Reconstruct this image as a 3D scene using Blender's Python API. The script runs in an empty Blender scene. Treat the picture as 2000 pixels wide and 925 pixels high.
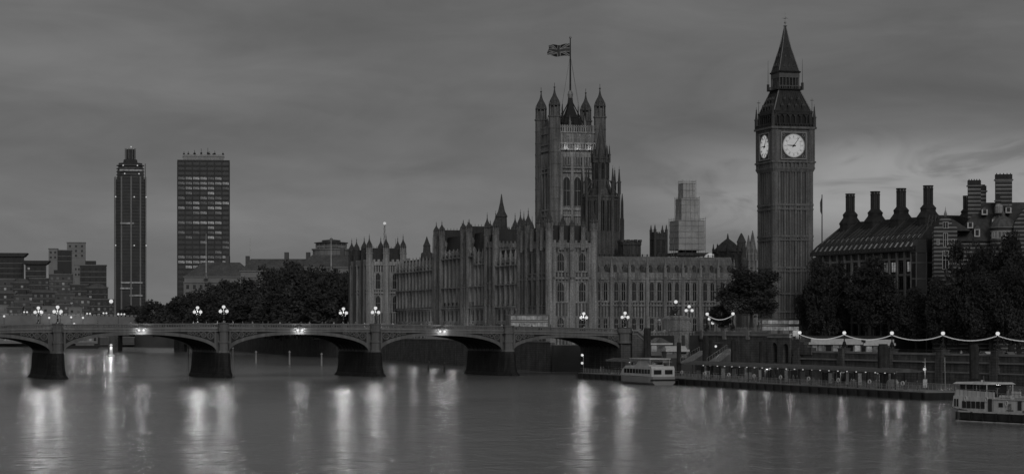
import bpy, math, random
from math import sin, cos, pi, radians, sqrt
from mathutils import Matrix, Vector
random.seed(7)
S = bpy.context.scene
COL = S.collection
# ------------------------------------------------------------------ camera
F = 4600.0; HOR = 636.0; HC = 12.4
cd = bpy.data.cameras.new('camera'); cam = bpy.data.objects.new('camera', cd); COL.objects.link(cam)
cd.sensor_width = 36; cd.lens = F / 2000 * 36; cd.shift_y = (HOR - 462.5) / 2000
cd.clip_start = 1; cd.clip_end = 20000
cam.location = (0, 0, HC); cam.rotation_euler = (pi / 2, 0, 0)
S.camera = cam
S.render.engine = 'CYCLES'
S.cycles.use_denoising = True
S.cycles.max_bounces = 5; S.cycles.transparent_max_bounces = 12
S.cycles.caustics_reflective = False; S.cycles.caustics_refractive = False
S.view_settings.view_transform = 'Standard'; S.view_settings.look = 'None'
S.view_settings.gamma = 1; S.view_settings.exposure = 0; S.view_settings.use_curve_mapping = False
SUN_EL, SUN_AZ = radians(24), radians(170)      # azimuth from +Y towards +X: behind the camera
# ------------------------------------------------------------------ world
W = bpy.data.worlds.new('World'); S.world = W; W.use_nodes = True
nt = W.node_tree; nt.nodes.clear()
def N(t, typ, **kw):
    n = t.nodes.new(typ)
    for k, v in kw.items():
        if k in n.inputs.keys() if isinstance(k, str) else False: n.inputs[k].default_value = v
        else: setattr(n, k, v)
    return n
def mth(t, op, a, b=None, clamp=False):
    n = t.nodes.new('ShaderNodeMath'); n.operation = op; n.use_clamp = clamp
    for i, v in enumerate((a, b)):
        if v is None: continue
        if isinstance(v, (int, float)): n.inputs[i].default_value = v
        else: t.links.new(v, n.inputs[i])
    return n.outputs[0]
def ramp(t, fac, pts, interp='LINEAR'):
    n = t.nodes.new('ShaderNodeValToRGB'); n.color_ramp.interpolation = interp
    e = n.color_ramp.elements
    while len(e) < len(pts): e.new(0.5)
    for q, (p, v) in zip(e, pts): q.position = p; q.color = (v, v, v, 1)
    t.links.new(fac, n.inputs[0]); return n.outputs[0]
def noise(t, vec, scale, detail=4, rough=.55, dist=0):
    n = t.nodes.new('ShaderNodeTexNoise'); n.inputs['Scale'].default_value = scale
    n.inputs['Detail'].default_value = detail; n.inputs['Roughness'].default_value = rough
    n.inputs['Distortion'].default_value = dist
    t.links.new(vec, n.inputs['Vector']); return n.outputs[0]
def mapping(t, vec, sc=(1, 1, 1), loc=(0, 0, 0)):
    n = t.nodes.new('ShaderNodeMapping'); n.inputs['Scale'].default_value = sc; n.inputs['Location'].default_value = loc
    t.links.new(vec, n.inputs[0]); return n.outputs[0]
sky = nt.nodes.new('ShaderNodeTexSky'); sky.sky_type = 'NISHITA'; sky.sun_disc = False
sky.sun_elevation = SUN_EL; sky.sun_rotation = SUN_AZ; sky.dust_density = 3
bw = nt.nodes.new('ShaderNodeRGBToBW'); nt.links.new(sky.outputs[0], bw.inputs[0])
tc = nt.nodes.new('ShaderNodeTexCoord'); G = tc.outputs['Generated']
sep = nt.nodes.new('ShaderNodeSeparateXYZ'); nt.links.new(G, sep.inputs[0])
sx, sz = sep.outputs[0], sep.outputs[2]
n1 = noise(nt, mapping(nt, G, (3.2, 1, 20), (.3, 0, .2)), 1.3, 3, .45, .6)
n2 = noise(nt, mapping(nt, G, (11, 1, 30), (2.1, 0, 1.4)), 1.7, 4, .55, 1.2)
n3 = noise(nt, mapping(nt, G, (7, 1, 24), (5.3, 0, 3.1)), 1.6, 4, .55, .8)
broad = mth(nt, 'MULTIPLY', ramp(nt, n1, [(.3, .84), (.7, 1.15)]), mth(nt, 'MULTIPLY', ramp(nt, n3, [(.3, .88), (.7, 1.10)]), ramp(nt, n2, [(.3, .95), (.7, 1.04)])))
# broken, brighter cloud low in the right of the sky
rx = ramp(nt, sx, [(.03, 0), (.15, 1)], 'EASE')
band = mth(nt, 'MULTIPLY', ramp(nt, sz, [(.028, 0), (.048, 1), (.068, 1), (.085, 0)], 'EASE'), rx)
brk = mth(nt, 'MULTIPLY', ramp(nt, n2, [(.36, -.3), (.55, 1)], 'EASE'), band)
glow = mth(nt, 'ADD', mth(nt, 'ADD', 1.0, mth(nt, 'MULTIPLY', band, .24)), mth(nt, 'MULTIPLY', brk, .55))
low = ramp(nt, sz, [(0, 1.22), (.045, 1.20), (.08, 1.0), (.14, .92), (1, 1.02)])
bas = mth(nt, 'ADD', mth(nt, 'MULTIPLY', bw.outputs[0], .10), 1.22)
val = mth(nt, 'MULTIPLY', mth(nt, 'MULTIPLY', bas, broad), mth(nt, 'MULTIPLY', glow, low))
bg = nt.nodes.new('ShaderNodeBackground'); bg.inputs[1].default_value = 0.089
nt.links.new(val, bg.inputs[0])
wo = nt.nodes.new('ShaderNodeOutputWorld'); nt.links.new(bg.outputs[0], wo.inputs[0])
# ------------------------------------------------------------------ weak dusk key light
sl = bpy.data.lights.new('sun', 'SUN'); sl.energy = .50; sl.angle = radians(16); sl.color = (1, .99, .975)
so = bpy.data.objects.new('sun', sl); COL.objects.link(so)
dv = Vector((sin(SUN_AZ) * cos(SUN_EL), cos(SUN_AZ) * cos(SUN_EL), sin(SUN_EL)))
so.rotation_euler = dv.to_track_quat('Z', 'Y').to_euler()

# ------------------------------------------------------------------ helpers
def px2x(px, Y): return (px - 1000) / F * Y
def py2z(py, Y): return HC + (HOR - py) / F * Y
class MB:
    def __init__(s, M=None): s.v = []; s.f = []; s.mi = []; s.m = 0; s.M = M or Matrix.Identity(4); s.smooth = False
    def add(s, vs, fs, m=None):
        o = len(s.v); s.v += [tuple(s.M @ Vector(p)) for p in vs]
        s.f += [tuple(i + o for i in f) for f in fs]; s.mi += [s.m if m is None else m] * len(fs)
    def box(s, x0, x1, y0, y1, z0, z1, m=None):
        v = [(x0, y0, z0), (x1, y0, z0), (x1, y1, z0), (x0, y1, z0), (x0, y0, z1), (x1, y0, z1), (x1, y1, z1), (x0, y1, z1)]
        s.add(v, [(3, 2, 1, 0), (4, 5, 6, 7), (0, 1, 5, 4), (1, 2, 6, 5), (2, 3, 7, 6), (3, 0, 4, 7)], m)
    def frustum(s, cx, cy, prof, n=4, rot=None, m=None, sx=1, sy=1):
        """stack of n-gon rings; prof = [(half width, z)]; for n=4 the sides are axis aligned"""
        rot = pi / n if rot is None else rot
        k = 1 / cos(pi / n)
        vs = []
        for r, z in prof:
            for i in range(n):
                a = rot + 2 * pi * i / n
                vs.append((cx + r * k * cos(a) * sx, cy + r * k * sin(a) * sy, z))
        fs = [tuple(range(n))[::-1], tuple((len(prof) - 1) * n + i for i in range(n))]
        for j in range(len(prof) - 1):
            for i in range(n):
                a, b = j * n + i, j * n + (i + 1) % n
                fs.append((a, b, b + n, a + n))
        s.add(vs, fs, m)
    def prism(s, poly, y0, y1, m=None):
        """poly in x,z, extruded along y"""
        n = len(poly)
        s.add([(x, y0, z) for x, z in poly] + [(x, y1, z) for x, z in poly],
              [tuple(range(n)), tuple(range(2 * n - 1, n - 1, -1))] + [(i, i + n, (i + 1) % n + n, (i + 1) % n) for i in range(n)], m)
    def prism_x(s, poly, x0, x1, m=None):
        n = len(poly)
        s.add([(x0, y, z) for y, z in poly] + [(x1, y, z) for y, z in poly],
              [tuple(range(n)), tuple(range(2 * n - 1, n - 1, -1))] + [(i, i + n, (i + 1) % n + n, (i + 1) % n) for i in range(n)], m)
    def slab(s, poly, z0, z1, m=None):
        n = len(poly)
        s.add([(x, y, z0) for x, y in poly] + [(x, y, z1) for x, y in poly],
              [tuple(range(n))[::-1], tuple(range(n, 2 * n))] + [(i, (i + 1) % n, (i + 1) % n + n, i + n) for i in range(n)], m)
    def tube(s, p, q, r, n=6, r2=None, m=None):
        p, q = Vector(p), Vector(q); d = (q - p)
        if d.length < 1e-6: return
        d.normalize(); a = d.orthogonal().normalized(); b = d.cross(a); r2 = r if r2 is None else r2
        vs = [tuple(p + (a * cos(2 * pi * i / n) + b * sin(2 * pi * i / n)) * r) for i in range(n)]
        vs += [tuple(q + (a * cos(2 * pi * i / n) + b * sin(2 * pi * i / n)) * r2) for i in range(n)]
        s.add(vs, [tuple(range(n))[::-1], tuple(range(n, 2 * n))] + [(i, (i + 1) % n, (i + 1) % n + n, i + n) for i in range(n)], m)
    def ball(s, c, r, n=8, m=None, sz=1):
        prof = [(max(r * sin(pi * j / (n // 2 + 1)), r * .02), c[2] - r * sz * cos(pi * j / (n // 2 + 1))) for j in range(n // 2 + 2)]
        s.frustum(c[0], c[1], prof, n, m=m)
    def torus(s, c, R, r, axis='y', n=14, m=None):
        pts = []
        for i in range(n):
            a = 2 * pi * i / n
            pts.append((c[0] + R * cos(a), c[1], c[2] + R * sin(a)) if axis == 'y' else (c[0], c[1] + R * cos(a), c[2] + R * sin(a)))
        for i in range(n): s.tube(pts[i], pts[(i + 1) % n], r, 4, m=m)
    def mesh(s, name, mats):
        me = bpy.data.meshes.new(name); me.from_pydata(s.v, [], s.f)
        for mt in (mats if isinstance(mats, (list, tuple)) else [mats]): me.materials.append(mt)
        me.polygons.foreach_set('material_index', s.mi)
        if s.smooth: me.polygons.foreach_set('use_smooth', [True] * len(s.f))
        me.update(); return me
    def build(s, name, mats, parent=None): return inst(name, s.mesh(name, mats), parent)
def inst(name, me, parent=None, loc=(0, 0, 0), rz=0, sc=None):
    o = bpy.data.objects.new(name, me); COL.objects.link(o); o.location = loc; o.rotation_euler = (0, 0, rz)
    if sc: o.scale = sc
    if parent: o.parent = parent
    return o
def tag(o, label, cat, group=None, kind=None):
    if label: o['label'] = label
    if cat: o['category'] = cat
    if group: o['group'] = group
    if kind: o['kind'] = kind
    return o
def thing(name, label, cat, loc=(0, 0, 0), rz=0, group=None):
    return tag(inst(name, None, None, loc, rz), label, cat, group)
def copy_tree(o, parent=None):
    c = o.copy(); COL.objects.link(c); c.parent = parent
    for ch in [x for x in KIDS(o)]: copy_tree(ch, c)
    return c
def KIDS(o): return list(o.children)
ORD = ['first', 'second', 'third', 'fourth', 'fifth', 'sixth', 'seventh', 'eighth', 'ninth', 'tenth', 'eleventh', 'twelfth', 'thirteenth']

# ------------------------------------------------------------------ materials
def mat(name, v, var=.25, scale=.4, rough=.9, bump=0, bscale=3, streak=0, brick=None, spec=.3, metal=0, fine=0):
    m = bpy.data.materials.new(name); m.use_nodes = True; t = m.node_tree
    p = t.nodes['Principled BSDF']; p.inputs['Roughness'].default_value = rough
    p.inputs['Specular IOR Level'].default_value = spec; p.inputs['Metallic'].default_value = metal
    c = t.nodes.new('ShaderNodeTexCoord').outputs['Object']
    f = ramp(t, noise(t, c, scale, 5, .6), [(.3, 1 - var), (.7, 1 + var)])
    if streak: f = mth(t, 'MULTIPLY', f, ramp(t, noise(t, mapping(t, c, (1.3, 1.3, .06)), 1, 4), [(.35, 1 - streak), (.62, 1 + streak * .4)]))
    if fine: f = mth(t, 'MULTIPLY', f, ramp(t, noise(t, c, 2.6, 3, .7), [(.35, 1 - fine), (.65, 1 + fine)]))
    if brick:
        # bands of masonry: courses along z, taken from the object's own coordinates
        b = t.nodes.new('ShaderNodeTexBrick'); b.inputs['Scale'].default_value = 1
        b.inputs['Brick Width'].default_value = brick[0]; b.inputs['Row Height'].default_value = brick[1]
        b.inputs['Mortar Size'].default_value = brick[2]; b.inputs['Color1'].default_value = (1, 1, 1, 1)
        b.inputs['Color2'].default_value = (.78, .78, .78, 1); b.inputs['Mortar'].default_value = (.45, .45, .45, 1)
        s_ = t.nodes.new('ShaderNodeSeparateXYZ'); t.links.new(c, s_.inputs[0])
        cm = t.nodes.new('ShaderNodeCombineXYZ')
        t.links.new(mth(t, 'ADD', s_.outputs[0], s_.outputs[1]), cm.inputs[0]); t.links.new(s_.outputs[2], cm.inputs[1])
        t.links.new(cm.outputs[0], b.inputs[0]); g = t.nodes.new('ShaderNodeRGBToBW'); t.links.new(b.outputs[0], g.inputs[0])
        f = mth(t, 'MULTIPLY', f, g.outputs[0])
    t.links.new(mth(t, 'MULTIPLY', f, v), p.inputs['Base Color'])
    if bump:
        bn = t.nodes.new('ShaderNodeBump'); bn.inputs['Strength'].default_value = bump; bn.inputs['Distance'].default_value = .15
        t.links.new(noise(t, c, bscale, 4), bn.inputs['Height']); t.links.new(bn.outputs[0], p.inputs['Normal'])
    return m
def emat(name, v, var=0, scale=1, samp=False):
    m = bpy.data.materials.new(name); m.use_nodes = True; t = m.node_tree; t.nodes.clear()
    e = t.nodes.new('ShaderNodeEmission'); o = t.nodes.new('ShaderNodeOutputMaterial'); t.links.new(e.outputs[0], o.inputs[0])
    e.inputs[1].default_value = v
    if var:
        oi = t.nodes.new('ShaderNodeObjectInfo'); c = t.nodes.new('ShaderNodeTexCoord')
        f = ramp(t, noise(t, c.outputs['Object'], scale, 2, .6), [(.35, 1 - var), (.65, 1)])
        r = ramp(t, oi.outputs['Random'], [(0, .55), (1, 1)])
        t.links.new(mth(t, 'MULTIPLY', f, r), e.inputs[0])
    if not samp: m.cycles.emission_sampling = 'NONE'
    return m
STONE = mat('limestone', .245, .34, .12, .92, .5, 2.5, streak=.45, fine=.28)  # broad tone patches put uneven floodlighting into the stone colour
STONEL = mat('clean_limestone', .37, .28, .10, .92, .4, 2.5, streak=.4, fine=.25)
STONED = mat('soot_and_shade_limestone', .095, .25, .15, .92, .4, 2.5, streak=.3, fine=.25)  # dark stone; also paints shade into recessed wall panels
ROOFD = mat('dark_slate', .032, .3, .3, .55, .3, 4, streak=.3)
ROOFM = mat('grey_slate', .13, .25, .25, .8, .3, 4, streak=.3)
IRON = mat('black_iron', .02, .3, 1, .5)
GLASS = mat('dark_window_glass', .018, .3, .5, .12, spec=.5)
GLASS2 = mat('office_glass', .05, .3, .2, .1, spec=.6)
LIT = emat('lit_window', .26, .6, .7)
LITD = emat('dim_lit_window', .10, .6, .7)
BRG = mat('bridge_paint', .17, .18, .2, .6, .15, 3, streak=.22)
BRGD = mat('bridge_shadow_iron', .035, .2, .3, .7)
PIERM = mat('wet_pier_stone', .035, .35, .35, .75, .6, 1.2, streak=.4, brick=(1.6, .55, .03))
GRAN = mat('embankment_granite', .13, .28, .3, .85, .5, 2, streak=.35, brick=(1.5, .6, .04))
GRANL = mat('pale_coping_granite', .24, .2, .5, .85, .3, 2)
GRD = mat('ground', .09, .3, .05, .95, .3, 1)
ASPH = mat('asphalt', .05, .2, .4, .9)
CONC = mat('concrete', .26, .2, .1, .9, streak=.2)
CONCD = mat('dark_cladding', .055, .2, .1, .6, streak=.2)
WHITE = mat('white_paint', .66, .08, .5, .5, streak=.12)
GREYP = mat('grey_paint', .2, .15, .5, .6)
STEEL = mat('steel', .3, .2, 1, .4, metal=.3)
BARK = mat('bark', .05, .3, 2, .95, .5, 6)
RUST = mat('rusted_pile', .05, .4, .8, .85, .5, 3, streak=.5)
SHEET = mat('scaffold_sheeting', .52, .18, .25, .85, .9, .9, fine=.12)
CLOTH = mat('clothes', .12, .4, 2, .9); SKIN = mat('skin', .4, .05, 2, .6)
BRICKD = mat('dark_red_brick', .10, .2, .4, .9, brick=(.7, .3, .03))
def leafmat(name, v):
    m = bpy.data.materials.new(name); m.use_nodes = True; t = m.node_tree; p = t.nodes['Principled BSDF']
    p.inputs['Roughness'].default_value = .75; p.inputs['Specular IOR Level'].default_value = .2
    c = t.nodes.new('ShaderNodeTexCoord').outputs['Object']
    f = ramp(t, noise(t, c, .35, 4, .7), [(.3, .4), (.7, 2.0)])  # wide tone range puts speckle highlights into the leaf colour
    t.links.new(mth(t, 'MULTIPLY', f, v), p.inputs['Base Color']); return m
LEAF = leafmat('plane_leaves', .045); LEAF2 = leafmat('far_leaves', .06)
def globemat(name, v, a):
    """frosted glass: lets the bulb inside shine out, glows softly itself"""
    m = bpy.data.materials.new(name); m.use_nodes = True; t = m.node_tree; t.nodes.clear()
    e = t.nodes.new('ShaderNodeEmission'); e.inputs[1].default_value = v / (1 - a)
    tr = t.nodes.new('ShaderNodeBsdfTransparent'); mx = t.nodes.new('ShaderNodeMixShader'); mx.inputs[0].default_value = a
    o = t.nodes.new('ShaderNodeOutputMaterial')
    t.links.new(e.outputs[0], mx.inputs[1]); t.links.new(tr.outputs[0], mx.inputs[2]); t.links.new(mx.outputs[0], o.inputs[0])
    m.cycles.emission_sampling = 'NONE'; return m
GLOBE = globemat('frosted_globe', .46, .5)
BULB = emat('bulb', .5)

# ------------------------------------------------------------------ window prototypes
_wc = {}
def win_mesh(w, h, kind='gothic', lights=2, lit=0, fr=None, depth=.25):
    key = (round(w, 2), round(h, 2), kind, lights, lit, fr.name if fr else '')
    if key in _wc: return _wc[key]
    b = MB(); g = {0: GLASS, 1: LIT, 2: LITD}[lit]; fr = fr or STONE
    b.box(-w / 2, w / 2, -.04, .0, 0, h, 1)
    t = .13 if kind == 'gothic' else .09
    b.box(-w / 2 - .02, -w / 2 + t, -depth, -.05, 0, h, 0); b.box(w / 2 - t, w / 2 + .02, -depth, -.05, 0, h, 0)
    for i in range(1, lights):
        x = -w / 2 + w * i / lights; b.box(x - t * .45, x + t * .45, -depth * .7, -.05, 0.003, h - .003, 0)
    b.box(-w / 2 + t, w / 2 - t, -depth, -.05, -.0, t, 0)
    if kind == 'gothic':
        b.box(-w / 2 + t, w / 2 - t, -depth * .8, -.052, h * .52, h * .52 + .16, 0)
        # pointed head
        for s_ in (-1, 1):
            b.prism([(s_ * (w / 2 - t), h), (s_ * (w / 2 - t), h - w * .55), (s_ * w * .30, h - w * .22), (0, h - .02), (0, h)][::s_], -depth * .9, -.055, 0)
    else:
        b.box(-w / 2 + t, w / 2 - t, -depth, -.05, h - t, h, 0)
        if h > 1.8: b.box(-w / 2 + t, w / 2 - t, -depth * .8, -.052, h * .5, h * .5 + t * .7, 0)
    me = b.mesh('window', [fr, g]); _wc[key] = me; return me
_pc = {}
def pinn_mesh(r, h, m=None):
    m = m or STONE; key = (r, h, m.name)
    if key not in _pc:
        b = MB(); b.frustum(0, 0, [(r, 0), (r, h * .40), (r * 1.25, h * .41), (r * 1.25, h * .45), (r * .8, h * .46), (r * .28, h * .84), (r * .42, h * .86), (r * .12, h * .89), (r * .05, h)], 4)
        _pc[key] = b.mesh('pinnacle', m)
    return _pc[key]
def turret_mesh(r, z0, zs, zt, m=None, n=8, cap=None, open_=True):
    """octagonal turret: shaft z0..zs, lantern, ogee cap, ball finial to zt"""
    m = m or STONE; cap = cap or m
    key = ('t', r, z0, zs, zt, m.name, cap.name)
    if key in _pc: return _pc[key]
    b = MB(); H = zt - zs
    b.frustum(0, 0, [(r, z0), (r, zs), (r * 1.16, zs + .02), (r * 1.16, zs + H * .04), (r * .62, zs + H * .045), (r * .62, zs + H * .30), (r * .9, zs + H * .31)], n)
    k = 1 / cos(pi / n)
    for i in range(n):
        a = pi / n + 2 * pi * i / n; x, y = r * .88 * k * cos(a), r * .88 * k * sin(a)
        b.tube((x, y, zs + H * .04), (x, y, zs + H * .34), r * .13, 4)
        b.tube((x * 1.12, y * 1.12, z0), (x * 1.12, y * 1.12, zs + H * .12), r * .12, 4, r2=r * .02)
        b.tube((x, y, zs + H * .34), (x * 1.1, y * 1.1, zs + H * .46), r * .12, 4, r2=.01)
    nb = max(2, int((zs - z0) / 4.5))
    for i in range(1, nb): z = z0 + (zs - z0) * i / nb; b.frustum(0, 0, [(r * 1.08, z), (r * 1.08, z + .3)], n)
    # ogee dome
    b.frustum(0, 0, [(r * 1.0, zs + H * .33), (r * 1.0, zs + H * .36), (r * .86, zs + H * .40), (r * .84, zs + H * .46), (r * .62, zs + H * .54), (r * .36, zs + H * .62),
                     (r * .20, zs + H * .70), (r * .10, zs + H * .80), (r * .07, zs + H * .86)], n, m=1)
    b.ball((0, 0, zs + H * .87), r * .17, 6, m=1); b.tube((0, 0, zs + H * .9), (0, 0, zt), max(.06, r * .05), 4, m=1)
    _pc[key] = b.mesh('turret', [m, cap]); return _pc[key]
def crenel(b, x0, x1, y0, y1, z, h=.9, w=.8, m=None, sides='nesw'):
    """battlement round a rectangle, walls .3 thick"""
    def run(a0, a1, fn):
        fn(a0, a1, 0, h * .5); n = max(2, int((a1 - a0) / (2 * w))); st = (a1 - a0) / n
        for i in range(n): fn(a0 + i * st + .02, a0 + i * st + st * .5, h * .5, h)
    if 'n' in sides: run(x0, x1, lambda a, c, p, q: b.box(a, c, y0, y0 + .3, z + p, z + q, m))
    if 's' in sides: run(x0, x1, lambda a, c, p, q: b.box(a, c, y1 - .3, y1, z + p, z + q, m))
    if 'e' in sides: run(y0 + .31, y1 - .31, lambda a, c, p, q: b.box(x0, x0 + .3, a, c, z + p, z + q, m))
    if 'w' in sides: run(y0 + .31, y1 - .31, lambda a, c, p, q: b.box(x1 - .3, x1, a, c, z + p, z + q, m))
def gothic(root, wb, fx, fy, rot, L, z0, z1, bays, floors, wpb=1, ww=1.3, butt=.8, bw_=.8, ph=3.2, lights=2, fm=None, litp=.0, pinn=True, off=0, maxw=99, pm=None, ribs=True, low=1.0):
    """gothic elevation added to wb (wall) with window and pinnacle parts; local u along the face, -v outwards"""
    M = Matrix.Translation((fx, fy, 0)) @ Matrix.Rotation(rot, 4, 'Z')
    old = wb.M; wb.M = old @ M; st = L / bays
    edges = [z0] + [z for fl in floors for z in fl] + [z1]
    for i in range(0, len(edges), 2):              # spandrel bands between the windows
        a, c = edges[i], edges[i + 1]
        if c - a > .05:
            deep = ribs and c - a > 1.2
            wb.box(0.01, L - .01, -.34 + (.12 if deep else 0), -.002, a, c, 1 if deep else None)  # panel ground coloured darker, shade painted in behind the ribs
            if deep: wb.box(0, L, -.345, -.221, c - .34, c); wb.box(0, L, -.345, -.221, a, a + .3)
            if c - a > .8:
                wb.box(0, L, -.62, -.346, c - .32, c - .02); wb.box(0, L, -.46, -.345, a + .06, a + .26)
    for i in range(bays + 1):                      # stepped buttresses
        u = min(max(i * st, bw_ / 2), L - bw_ / 2); H = z1 - z0
        wb.box(u - bw_ / 2, u + bw_ / 2, -butt * .9 * low - .35, -.003, z0, z0 + H * .45)
        wb.box(u - bw_ * .46, u + bw_ * .46, -butt * .8 - .35, -.003, z0 + H * .45, z1 + .5)
        if pinn: inst('pinnacle', pinn_mesh(round(bw_ * .42, 2), ph, pm), root, tuple(M @ Vector((u, -butt * .4 - .35, z1 + .48))), rot)
    cnt = 0
    for (a, c) in floors:
        for i in range(bays):
            for k in range(wpb):
                u = i * st + bw_ / 2 + (st - bw_) * (k + .5) / wpb
                sw = (st - bw_) / wpb
                w = min(ww, sw * .8)
                if i * st + .1 < u:
                    wb.box(u - sw / 2 + .003, u - w / 2 - .03, -.33, -.003, a + .003, c - .003)
                    wb.box(u + w / 2 + .03, u + sw / 2 - .003, -.33, -.003, a + .003, c - .003)
                    if ribs and sw - w > .8:
                        for s_ in (-1, 1):
                            uu = u + s_ * (w / 2 + (sw - w) * .25); wb.box(uu - .12, uu + .12, -.47, -.335, a, c)
                if cnt < maxw:
                    cnt += 1; lit = 0
                    if random.random() < litp: lit = random.choice((1, 2, 2))
                    inst('window', win_mesh(round(w, 2), round(c - a, 2), 'gothic', lights, lit, fm), root, tuple(M @ Vector((u, -.01, a))), rot)
    if ribs:                                       # tracery panelling on the solid bands
        for i in range(0, len(edges), 2):
            a, c = edges[i], edges[i + 1]
            if c - a > 1.2:
                n = int(L / .9)
                for k in range(n):
                    u = (k + .5) * L / n; wb.box(u - .2, u + .2, -.36, -.221, a + .3, c - .34)
    wb.M = old

# ================================================================== STRUCTURE: water, ground
PA = radians(15.6); PO = Vector((10.3, 645, 0)); PM = Matrix.Translation(PO) @ Matrix.Rotation(PA, 4, 'Z')     # palace frame
BA = radians(20.5); BO = Vector((27.4, 601, 0)); BM = Matrix.Translation(BO) @ Matrix.Rotation(BA, 4, 'Z')     # bridge frame
def pf(x, y, z=0): return PM @ Vector((x, y, z))
def bf(x, y, z=0): return BM @ Vector((x, y, z))
ED = Vector((.411, -.9116, 0)); EO = Vector((69.8, 570, 0)); EN = Vector((.9116, .411, 0))                      # embankment line, inland normal
EA = math.atan2(.9116 * 0 + .411, .9116)                                                                        # rotation whose local y points away along the wall
def ef(t, n=0, z=0):
    v = EO + ED * t + EN * n; return Vector((v.x, v.y, z))
# water
b = MB(); b.add([(-3000, -300, 0), (3000, -300, 0), (3000, 6000, 0), (-3000, 6000, 0)], [(0, 1, 2, 3)])
wm = bpy.data.materials.new('river_water'); wm.use_nodes = True; t = wm.node_tree; p = t.nodes['Principled BSDF']
p.inputs['Base Color'].default_value = (.19, .19, .19, 1); p.inputs['IOR'].default_value = 1.33
c = t.nodes.new('ShaderNodeTexCoord').outputs['Object']
rr = ramp(t, noise(t, mapping(t, c, (.012, .006, 1)), 1, 4, .6, .5), [(.35, .15), (.65, .21)])
t.links.new(rr, p.inputs['Roughness'])
h1 = noise(t, mapping(t, c, (.22, .12, 1)), 1, 4, .6, .6)
h2 = noise(t, mapping(t, c, (.9, .45, 1)), 1, 4, .6, .3)
patch = ramp(t, noise(t, mapping(t, c, (.02, .008, 1), (3, 1, 0)), 1, 4, .6, .8), [(.38, .7), (.62, 1.3)])
hh = mth(t, 'MULTIPLY', mth(t, 'ADD', mth(t, 'MULTIPLY', h1, 1.0), mth(t, 'MULTIPLY', h2, .30)), patch)
bn = t.nodes.new('ShaderNodeBump'); bn.inputs['Strength'].default_value = .6; bn.inputs['Distance'].default_value = .72
t.links.new(hh, bn.inputs['Height']); t.links.new(bn.outputs[0], p.inputs['Normal'])
tag(b.build('river_water', wm), None, None, None, 'structure')
# river bed / wide ground sheet reaching the horizon, below the water
b = MB(); b.add([(-12000, -2000, -3), (12000, -2000, -3), (12000, 16000, -3), (-12000, 16000, -3)], [(0, 1, 2, 3)])
tag(b.build('ground', GRD), None, None, None, 'structure')
# west bank: upper land (palace, parliament square), gardens, lower embankment
up = [pf(-1.2, -8), pf(-1.2, 266), pf(-1.2, 760), Vector((-330, 1500, 0)), Vector((-330, 2600, 0)), Vector((2500, 2600, 0)), Vector((2500, 640, 0)), ef(-2, 60), ef(-2, .3), ef(-52, .3), bf(9, 3), bf(3, 3), bf(3, 26)]
b = MB(); b.slab([(v.x, v.y) for v in up], -2.5, 7.2); tag(b.build('west_bank_ground', GRD), None, None, None, 'structure')
lo = [ef(-1.9, .3), ef(-1.9, 400), ef(160, 400), ef(160, .3)]
b = MB(); b.slab([(v.x, v.y) for v in lo][::-1], -2.5, 5.35); tag(b.build('embankment_ground', ASPH), None, None, None, 'structure')
hi = [ef(-2, .6), ef(-2, 90), ef(-50, 90), bf(3, 26.5), bf(3, .5), ef(-50, .6)]
b = MB(); b.slab([(v.x, v.y) for v in hi][::-1], 6, 9.9); tag(b.build('bridge_street_pavement', ASPH), None, None, None, 'structure')
far = [Vector((-329, 1420, 0)), Vector((-1500, 1350, 0)), Vector((-2500, 1500, 0)), Vector((-2500, 5000, 0)), Vector((-329, 5000, 0))]
b = MB(); b.slab([(v.x, v.y) for v in far][::-1], -2.5, 5.5); tag(b.build('south_bank_ground', GRD), None, None, None, 'structure')
# low hills on the horizon
b = MB()
for i in range(40):
    x = -2600 + i * 150; b.frustum(x, 5200 + 200 * sin(i), [(160, -2), (120, 14 + 5 * sin(i * 1.7)), (40, 20 + 6 * sin(i * 1.7))], 7)
tag(b.build('far_hills', LEAF2), None, None, None, 'structure')

# river wall of the palace terrace and gardens
def wall_thing(name, label, cat, pts, z0, z1, th, m, cope=.35, group=None):
    r = thing(name, label, cat, (pts[0][0], pts[0][1], 0), 0, group)
    o = Vector((pts[0][0], pts[0][1], 0)); wbm = MB(Matrix.Translation(-o)); cb = MB(Matrix.Translation(-o))
    for a, c in zip(pts, pts[1:]):
        a, c = Vector((a[0], a[1], 0)), Vector((c[0], c[1], 0)); d = (c - a).normalized(); n = Vector((d.y, -d.x, 0)) * th
        wbm.slab([((a).x, (a).y), (c.x, c.y), (c + n).to_2d(), (a + n).to_2d()], z0, z1)
        q = n.normalized() * .18
        cb.slab([(a - q).to_2d(), (c - q).to_2d(), (c + n + q).to_2d(), (a + n + q).to_2d()], z1 + .003, z1 + cope)
    wbm.build('wall', m, r); cb.build('coping', GRANL, r); return r
wall_thing('river_wall', 'dark tidal stone wall of the palace terrace seen through the bridge arches', 'wall',
           [pf(-1.5, -6), pf(-1.5, 266)], -2.4, 7.9, 1.2, GRAN)
wall_thing('river_wall', 'long low stone wall at the foot of the dense garden trees', 'wall',
           [pf(-1.5, 266.2), pf(-1.5, 760)], -2.4, 8.3, 1.2, GRAN)

# ================================================================== WESTMINSTER-STYLE BRIDGE
PX = [-30.4, -65.3, -103.3, -142.9, -181]; ENDS = [0] + PX
def ztop(x): return 13.0 - ((x + 105) / 105) ** 2 * 1.25
br = thing('road_bridge', 'long low iron arch bridge crossing the river on dark stone piers', 'bridge', BO, BA)
WD = 26
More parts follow.
